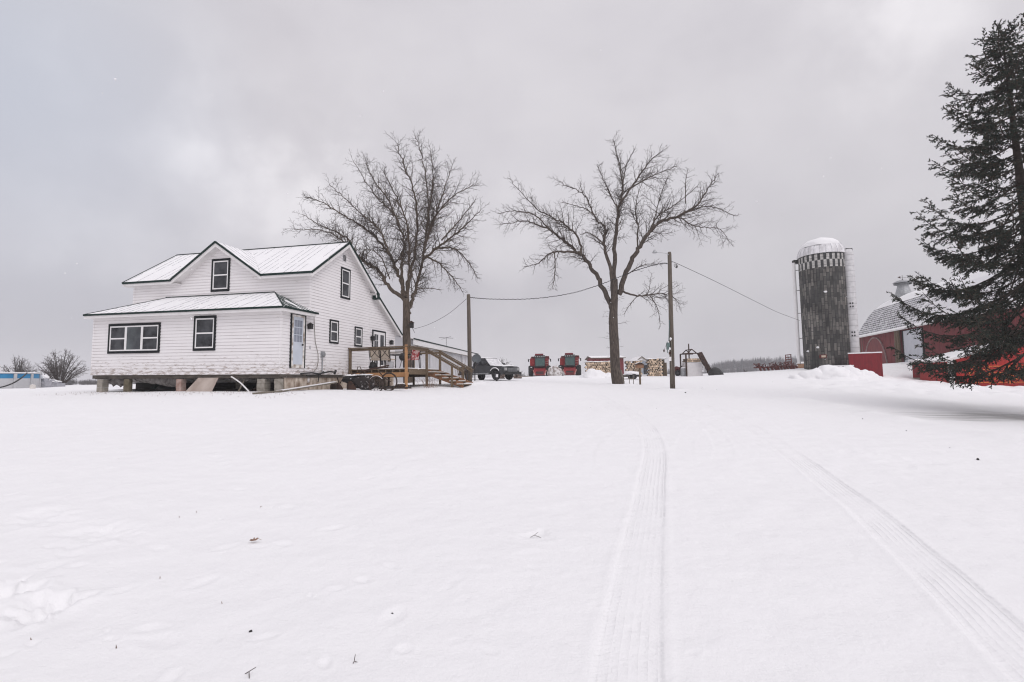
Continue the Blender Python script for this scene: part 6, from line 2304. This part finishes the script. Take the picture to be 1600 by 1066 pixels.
# cupola
cy = -2.4
m_ = MB()
m_.lathe([(.98, RZb - .9), (.96, RZb + .1), (.90, RZb + .15), (.62, RZb + 1.12), (.58, RZb + 1.42)], 14, (BWd / 2, cy, 0))
m_.lathe([(.66, RZb + 1.60), (1.05, RZb + 1.54), (1.08, RZb + 1.62), (.98, RZb + 1.68), (.90, RZb + 1.76), (.5, RZb + 1.9), (.05, RZb + 1.98)], 20, (BWd / 2, cy, 0))
cup = m_.build('cupola', M_galv, barn)
m_ = MB(); m_.lathe([(.55, RZb + 1.40), (.98, RZb + 1.36), (1.0, RZb + 1.46), (.52, RZb + 1.64), (.05, RZb + 1.80)], 20, (BWd / 2, cy, 0)); m_.build('cupola_cap', M_grey, cup)
m_ = MB()
c = V((BWd / 2, cy, RZb + 1.75))
m_.cyl(c, c + V((0, 0, .85)), .025, 6); m_.beam(c + V((-.4, 0, .5)), c + V((.4, 0, .5)), .03, .03); m_.prism([c + V((-.55, -.01, .62)), c + V((-.2, -.01, .42)), c + V((-.2, -.01, .72))], (0, .02, 0))
m_.blob(c + V((0, 0, .25)), (.08, .08, .08), 0, 1, 8, 6); m_.build('weathervane', M_rust, cup)
m_ = MB(); m_.blob(c + V((0, 0, -.15)), (.5, .5, .16), .1, 3, half=True); m_.build('snow', snow_mat, cup, True)
# doors and openings on the side we see
m_ = MB(); m_.bb((-.10, op0, -.5), (-.04, op1, EZb - .45))
for k in range(9): m_.bb((-.13, op0, .2 + k * .42), (-.101, op1, .24 + k * .42))
m_.build('sliding_door', mat('white_ribbed_door', (.60, .62, .66), (.54, .56, .60), rough=.55, scale=2), barn)
m_ = MB()
m_.cyl((-.35, -12.6, -1), (-.30, -12.5, EZb - .2), .20, 10); m_.cyl((-.35, -13.15, -1), (-.34, -13.1, EZb - .25), .17, 10)
m_.build('door_post', M_wood, barn)
m_ = MB(); m_.bb((-.06, -13.3, -.5), (-.035, -13.69, EZb - .4)); m_.bb((-.06, -11.2, -.5), (-.035, -12.1, EZb - 1.6)); m_.build('dark_doorway', M_black, barn)
m_ = MB()
for (yc, rr_, hh_) in ((-5.6, 3.4, 3.9),):
    m_.tube([(-.07, yc + rr_ * math.cos(PI * i / 16), .6 + hh_ * math.sin(PI * i / 16)) for i in range(17)], .10, 6)
arch = m_.build('arched_trim', mat('pale_worn_board', (.36, .27, .25), (.2, .11, .11), rough=.9, scale=3), barn)
m_ = MB(); m_.poly([(-.045, -5.6 + 3.3 * math.cos(PI * i / 16), .6 + 3.8 * math.sin(PI * i / 16)) for i in range(17)]); m_.build('arched_door', mat('faded_red_door', (.23, .06, .06), (.14, .035, .035), rough=.85, scale=2.4, stretch=(4, 4, .5)), arch)
m_ = MB(); m_.bb((-.05, -.35, -.5), (-.03, -.9, EZb - .3)); m_.bb((-.05, -1.5, -.5), (-.032, -1.62, EZb - .3)); m_.build('pale_boards', M_greywood, barn)

# ------------------------------------------------------------------ lower red sheds in front of the barn
# cattle shed, its gabled front to the yard
YC = 38.0
c0 = P(1488, 602, YC); c0.z = g(c0.x, c0.y) - .15
ca = R(-22)
cs = thing('cattle_shed', 'orange red cattle shed with yellow gate and white corner board behind the spruce', 'shed', c0, ca)
ch_ = P(1488, 561.5, YC).z - c0.z
cwid = 8.6; cpk = 1.25
m_ = MB(); m_.bb((0, 0, -.5), (cwid, 6.5, ch_)); m_.prism([(0, 0, ch_), (cwid, 0, ch_), (cwid / 2, 0, ch_ + cpk)], (0, 6.5, 0))
rb = random.Random(4); x = .1
while x < cwid - .2:
    w = rb.uniform(.16, .24); zz_ = ch_ + cpk * (1 - abs(x + w / 2 - cwid / 2) / (cwid / 2)) - .12
    m_.bb((x, -rb.uniform(.008, .02), -.4), (x + w - .012, -.001, zz_)); x += w
m_.build('wall', M_orange, cs)
m_ = MB()
for s in (0, 1):
    xe = -.4 if s == 0 else cwid + .4
    kx = cpk / (cwid / 2)
    roof_slab(m_, [(xe, -.4, ch_ - .4 * kx + .1), (xe, 6.9, ch_ - .4 * kx + .1), (cwid / 2, 6.9, ch_ + cpk + .1), (cwid / 2, -.4, ch_ + cpk + .1)], th=.17, ribs=False)
m_.build('roof', [snow_mat, M_rib, M_soffit], cs)
m_ = MB(); m_.bb((-.12, -.06, -.5), (.16, -.022, ch_)); m_.bb((-.12, -.022, -.5), (-.002, .2, ch_)); m_.build('corner_board', M_white_paint, cs)
gate = thing('farm_gate', 'yellow orange tube gate standing before the orange red cattle shed', 'gate', V(c0) + Matrix.Rotation(ca, 3, 'Z') @ V((.9, -.5, .15)), ca)
m_ = MB()
for k in range(6): m_.tube([(0, 0, .18 + k * .23), (4.4, 0, .18 + k * .23)], .03, 6)
m_.build('rails', M_yellow, gate)
for x in (0, 1.1, 2.2, 3.3, 4.4):
    m_ = MB(); m_.tube([(x, -.02, .05), (x, -.02, 1.36)], .032, 6); m_.build('upright', M_yellow, gate)
# low red lean-to between barn and cattle shed
a0, a1 = P(1427, 592, 45), P(1472, 596, 42)
b = V((a0.x, a0.y, g(a0.x, a0.y) - .1))
la = math.atan2(a1.y - a0.y, a1.x - a0.x)
lt = thing('low_red_shed', 'low red board shed with a snow roof left of the cattle shed', 'shed', b, la)
lw = (a1 - a0).length
lh = P(1427, 565, 45).z - b.z
m_ = MB(); m_.bb((0, 0, -.6), (lw, 2.6, lh)); rb = random.Random(6); x = 0
while x < lw - .1:
    w = rb.uniform(.16, .24); m_.bb((x, -rb.uniform(.008, .02), .25), (x + w - .012, -.001, lh - .04)); x += w
m_.build('wall', mat('mid_red_board', (.30, .028, .03), (.18, .022, .024), rough=.8, scale=2.4, stretch=(4, 4, .6), bump=.3), lt)
m_ = MB(); m_.bb((-.02, -.06, -.6), (lw, -.024, .22)); m_.build('footing', M_concrete, lt)
m_ = MB(); m_.prism([(-.2, -.2, lh + .0), (lw + .2, -.2, lh - .1), (lw + .2, 2.8, lh + .35), (-.2, 2.8, lh + .4)], (0, 0, .12)); m_.build('roof', snow_mat, lt)
f0 = P(1472, 600, 41); f0.z = g(f0.x, f0.y)
f1 = P(1487, 602, 38.3); f1.z = g(f1.x, f1.y)
fn = thing('board_fence', 'faded red board fence panel joining the low shed and cattle shed', 'fence', f0)
m_ = MB(); m_.prism([(0, 0, -.3), tuple(f1 - f0 + V((0, 0, -.3))), tuple(f1 - f0 + V((0, 0, 1.45))), (0, 0, 1.3)], (.03, .05, 0)); m_.build('boards', M_oldred, fn)
m_ = MB(); m_.bb((-.08, -.1, -.3), (.08, .02, 1.45)); m_.build('post', M_greywood, fn)

# ------------------------------------------------------------------ far left: pool, covered things, hedge
pc = P(6, 606, 41.5)
pc.x = P(-2, 600, 42).x
PR = P(52, 600, 42).x - pc.x
pz = g(pc.x, pc.y) - .05
pool = thing('swimming_pool', 'round above ground pool with blue band at the far left', 'swimming pool', (pc.x, pc.y + 0, pz))
ph = P(20, 582, 42 - PR).z - pz
M_poolw = mat('pool_grey_wall', (.50, .50, .51), (.44, .44, .45), rough=.6, scale=2)
M_poolb = mat('pool_blue_band', (.02, .21, .42), (.015, .17, .35), rough=.5, scale=2)
m_ = MB(); m_.lathe([(PR, -.3), (PR, ph * .66)], 48); m_.build('wall', M_poolw, pool, True)
m_ = MB(); m_.lathe([(PR, ph * .66), (PR, ph - .06), (PR - .05, ph - .06), (.01, ph - .25)], 48); m_.build('band', M_poolb, pool)
m_ = MB(); m_.lathe([(PR + .07, ph - .06), (PR + .07, ph + .01), (PR - .14, ph + .01), (PR - .14, ph - .06)], 48, closed=True); m_.build('rim', M_lightgrey, pool)
m_ = MB(); m_.lathe([(PR + .06, ph + .012), (PR - .02, ph + .06), (PR - .14, ph + .012)], 48); m_.lathe([(PR - .15, ph - .08), (.01, ph - .05)], 32); m_.build('snow', snow_mat, pool, True)
for k in range(14):
    a = 2 * PI * k / 14 + .12
    m_ = MB(); m_.box((PR * math.cos(a) + .04 * math.cos(a), PR * math.sin(a) + .04 * math.sin(a), (ph - .35) / 2), (.07, .20, ph + .20), Matrix.Rotation(a, 3, 'Z')); m_.build('upright', M_lightgrey, pool)
fy = 42 - PR
m_ = MB(); m_.tube(smooth_path([P(-6, 606.5, fy - .2), P(8, 603.5, fy - .3), P(22, 598, fy - .2), P(33, 591, fy + .1), P(40, 585, fy + .9), P(42, 583, fy + 1.2)], 30), .05, 7)
tag(m_.build('pool_hose', M_black, None, True), 'thick black hose drooping across the pool wall', 'hose')
for k, (u, v, Y, s, lb, m0) in enumerate(((63, 604, 44, (.75, .6, 1.05), 'tall grey tarp covered heap against the pool', M_grey), (80, 604, 46, (1.0, .7, .62), 'lower grey tarp covered heap farther from the pool', M_grey))):
    q = P(u, v, Y); q.z = g(q.x, q.y)
    m_ = MB(); m_.blob((0, 0, 0), s, .35, 20 + k, 22, 10, half=True); m_.bb((-s[0] * .9, -s[1] * .6, -.2), (s[0] * .9, s[1] * .6, s[2] * .55)); t_ = m_.build('tarp_heap', mat('grey_tarp_light', (.40, .40, .43), (.28, .28, .31), rough=.8, scale=3) if k == 0 else bpy.data.materials['grey_tarp_light'], None, False, q)
    tag(t_, lb, 'tarp heap', 'tarp covered heaps by the pool')
    m_ = MB(); m_.blob((0, 0, s[2] * .72), (s[0] * .75, s[1] * .75, s[2] * .35), .35, 24 + k, half=True); m_.build('snow', snow_mat, t_, True)
q = P(51, 606, 37.5); q.z = g(q.x, q.y)
m_ = MB(); m_.bb((-.13, -.1, -.05), (.13, .1, .26)); m_.blob((0, 0, .26), (.13, .1, .05), .2, 2, half=True)
tag(m_.build('snow_block', mat('cream_block', (.70, .67, .63), (.6, .57, .53), rough=.9), None, False, q), 'small cream block at the foot of the pool', 'block')


# ------------------------------------------------------------------ far woods
def wood(name, label, pts, n, h, seed, mat_, spread=14.0, bushy=.28, evergreen=.15):
    """bare far-off trees along a line of (u, v_top, Y): each a fan of thin stems and twigs"""
    r = random.Random(seed)
    m_ = MB()
    for i in range(n):
        f = r.random() * (len(pts) - 1); k = min(int(f), len(pts) - 2); a = f - k
        u = pts[k][0] + (pts[k + 1][0] - pts[k][0]) * a
        vt = pts[k][1] + (pts[k + 1][1] - pts[k][1]) * a
        Y = pts[k][2] + (pts[k + 1][2] - pts[k][2]) * a + r.uniform(0, spread)
        tp = P(u, vt, Y)
        hh = h * r.uniform(.75, 1.15)
        z0 = tp.z - h
        x, y = tp.x, tp.y
        if r.random() < evergreen:
            w = hh * .2
            for q_ in range(9):
                t0 = q_ / 9
                for s in range(5):
                    an_ = r.random() * 6.28; rr_ = w * (1 - t0) * r.uniform(.7, 1.2)
                    zc = z0 + hh * (.1 + .9 * t0)
                    m_.poly([(x, y, zc + hh * .13), (x + rr_ * math.cos(an_), y + rr_ * math.sin(an_), zc - hh * .04), (x + rr_ * math.cos(an_ + .9), y + rr_ * math.sin(an_ + .9), zc - hh * .03)], 1)
            continue
        w = hh * bushy
        m_.tube([(x, y, z0 - 3), (x, y, z0 + hh * .5)], [hh * .02, hh * .012], 3, 0, False)
        for q_ in range(24):
            an_ = r.random() * 6.28; s = math.sqrt(r.random())
            zb_ = z0 + hh * r.uniform(.15, .5)
            ex, ey_ = w * s * math.cos(an_), w * s * math.sin(an_)
            zt2 = z0 + hh * (1 - .45 * s * s) * r.uniform(.75, 1.0)
            p_ = V((x, y, zb_)); q2 = V((x + ex, y + ey_, zt2))
            m_.tube([p_, p_.lerp(q2, .6) + V((ex * .15, ey_ * .15, -hh * .03)), q2], [hh * .011, hh * .008, hh * .002], 3, 0, False)
            for _ in range(2):
                c_ = p_.lerp(q2, r.uniform(.5, .95)); d_ = V((r.gauss(0, 1), r.gauss(0, 1), r.uniform(0, 1.5))).normalized() * hh * .11
                m_.poly([c_, c_ + d_ + V((hh * .012, 0, 0)), c_ + d_ * 1.1], 0)
    o = m_.build(name, [mat_, M_fir])
    o['kind'] = 'stuff'; o['label'] = label
    return o


M_fir = mat('far_evergreen', (.03, .04, .038), (.02, .028, .027), rough=.9, scale=.1)
M_farwood = mat('far_bare_wood', (.085, .078, .078), (.055, .05, .05), rough=.95, scale=.05)
HILLP = [(985, 584, 400), (1030, 578.5, 400), (1090, 571, 400), (1130, 563.5, 395), (1180, 558.5, 390), (1250, 556, 385), (1300, 555, 380), (1360, 555, 375), (1430, 558, 370)]
wood('far_wood', 'grey bare wood covering the far hill', HILLP, 900, 8.5, 5, M_farwood, 40)
wood('near_wood', 'lower grey bare wood along the foot of the far hill', [(u, v + 10, Y - 45) for u, v, Y in HILLP[1:]], 420, 6.5, 15, M_farwood, 30)
# the hill under it
m_ = MB()
rowN = []
for i, (u, v, Y) in enumerate([(930, 590, 400)] + HILLP + [(1560, 566, 365)]):
    tp = P(u, v, Y); hz_ = max(tp.z - 6.8, -4)
    f = P(u, v, Y - 90); bk_ = P(u, v, Y + 70)
    rowN.append([(f.x, f.y, -6), (P(u, v, Y - 40).x, Y - 40, hz_ * .35 - 2.5), (tp.x, tp.y, hz_), (P(u, v, Y + 30).x, Y + 30, hz_ * 1.02), (bk_.x, bk_.y, -6)])
for a_, b_ in zip(rowN[:-1], rowN[1:]):
    for k in range(4): m_.poly([a_[k], b_[k], b_[k + 1], a_[k + 1]])
o = m_.build('far_hill', mat('brushy_hill', (.16, .15, .15), (.10, .095, .10), rough=1, scale=.12, contrast=.1), None, True)
o['kind'] = 'structure'
wood('far_hedge', 'low dark line of bare scrub beyond the house on the left', [(100, 592, 150), (125, 591, 150), (150, 592.5, 150), (200, 594, 150), (330, 594, 150)], 150, 2.3, 6, M_farwood, 8, .5, .05)
wood('distant_scrub', 'low grey line of scrub behind the log stacks', [(760, 588, 190), (800, 583, 190), (830, 584, 190), (880, 586, 200), (960, 584, 220), (1010, 583, 260), (1060, 581, 300)], 160, 3.4, 7, M_farwood, 14, .35, .1)

# ------------------------------------------------------------------ small things on the near snow
h_ = hit(397, 846)
m_ = MB()
pts = [(-.062, .0, .012), (-.045, .022, .020), (-.02, .018, .012), (-.01, .045, .03), (.012, .02, .014), (.04, .03, .028), (.045, .005, .015), (.066, -.004, .03), (.03, -.022, .012), (.0, -.03, .022), (-.03, -.02, .010)]
m_.prism([(x * .62, y * .8, z * .9) for x, y, z in pts], (0, 0, .003))
m_.tube([(.037, 0, .018), (.06, .006, .010)], .002, 5)
tag(m_.build('dry_leaf', mat('dry_brown_leaf', (.30, .19, .14), (.18, .11, .08), rough=.8, scale=30), None, False, h_, .3), 'curled brown dry leaf lying on the open snow', 'leaf')
for k, (u, v, L0, a, lb) in enumerate(((392, 988, .04, .4, 'small dark speck of bark on the near snow straight below the leaf'), (386, 1060, .04, -.6, 'forked straw stalk at the lower edge of the snow'), (555, 1043, .03, .9, 'short thin straw standing near the lower edge, left of the track'),
                                      (835, 842, .06, .1, 'thin dark straw lying across the old scuff mark'), (1528, 719, .09, .3, 'dark clod beside the side drive, the biggest one'), (1484, 701, .05, .3, 'dark clod beside the side drive, second from the road hollow'),
                                      (1416, 674, .05, .2, 'small dark clod on the snow ridge farthest from the spruce'), (1348, 655, .05, .2, 'tiny dark crumb on the crest before the silo heap'), (1071, 614, .12, .1, 'dark clump in the snow by the foot of the lamp pole'), (613, 960, .03, .2, 'tiny dark seed on the open snow between leaf and track'))):
    q = hit(u, v)
    m_ = MB()
    if 'straw' in lb:
        m_.tube([(-L0, 0, .004), (0, .01, .03), (L0, -.01, .012)], .0022, 4); m_.tube([(0, .01, .03), (L0 * .7, .03, .05)], .0018, 4)
    else:
        m_.blob((0, 0, L0 * .15), (L0 * .28, L0 * .2, L0 * .2), .5, k, 9, 6)
    tag(m_.build('straw' if 'straw' in lb else 'clod', M_rust if 'straw' in lb else M_black, None, False, q, a), lb, 'straw' if 'straw' in lb else 'clod')

# short stubble poking through the thin snow before the house and on the near left
m_ = MB(); r = random.Random(31)
for i in range(312):
    if i < 300:
        x, y = r.uniform(-9.5, 1.5), -.35 - 1.9 * r.random() ** 2
        p = HW(x, y); p.z = g(p.x, p.y); s = r.uniform(.02, .07)
    else:
        p = hit(r.uniform(0, 420) if r.random() < .7 else r.uniform(0, 1500), r.uniform(700, 1040)); s = r.uniform(.004, .012)
    m_.tube([p - V((0, 0, .01)), p + V((r.gauss(0, .4) * s, r.gauss(0, .4) * s, s))], [.004, .0015], 3, 0, False)
    if i % 3 == 0: m_.tube([p, p + V((r.gauss(0, 1) * s, r.gauss(0, 1) * s, s * .4))], [.003, .0015], 3, 0, False)
o = m_.build('grass_stubble', dry)
o['kind'] = 'stuff'; o['label'] = 'sparse dry grass stubble poking through the snow'

# flakes in the air
m_ = MB(); r = random.Random(77)
for i in range(900):
    Y = 3.5 + 36 * r.random() ** .7
    p = P(r.uniform(-60, 1660), r.uniform(60, 640), Y)
    if p.z < -1.2: continue
    s = r.uniform(.005, .014)
    a = V((r.gauss(0, 1), r.gauss(0, 1), r.gauss(0, 1))).normalized(); b_ = a.orthogonal().normalized(); c_ = a.cross(b_)
    m_.add([p + a * s, p - a * s * .5 + b_ * s, p - a * s * .5 - b_ * s * .6 + c_ * s, p - a * s * .4 - c_ * s], [(0, 1, 2), (0, 2, 3), (0, 3, 1), (1, 3, 2)])
o = m_.build('snowflakes', snow_mat)
o['kind'] = 'stuff'; o['label'] = 'light snowflakes drifting in the air'
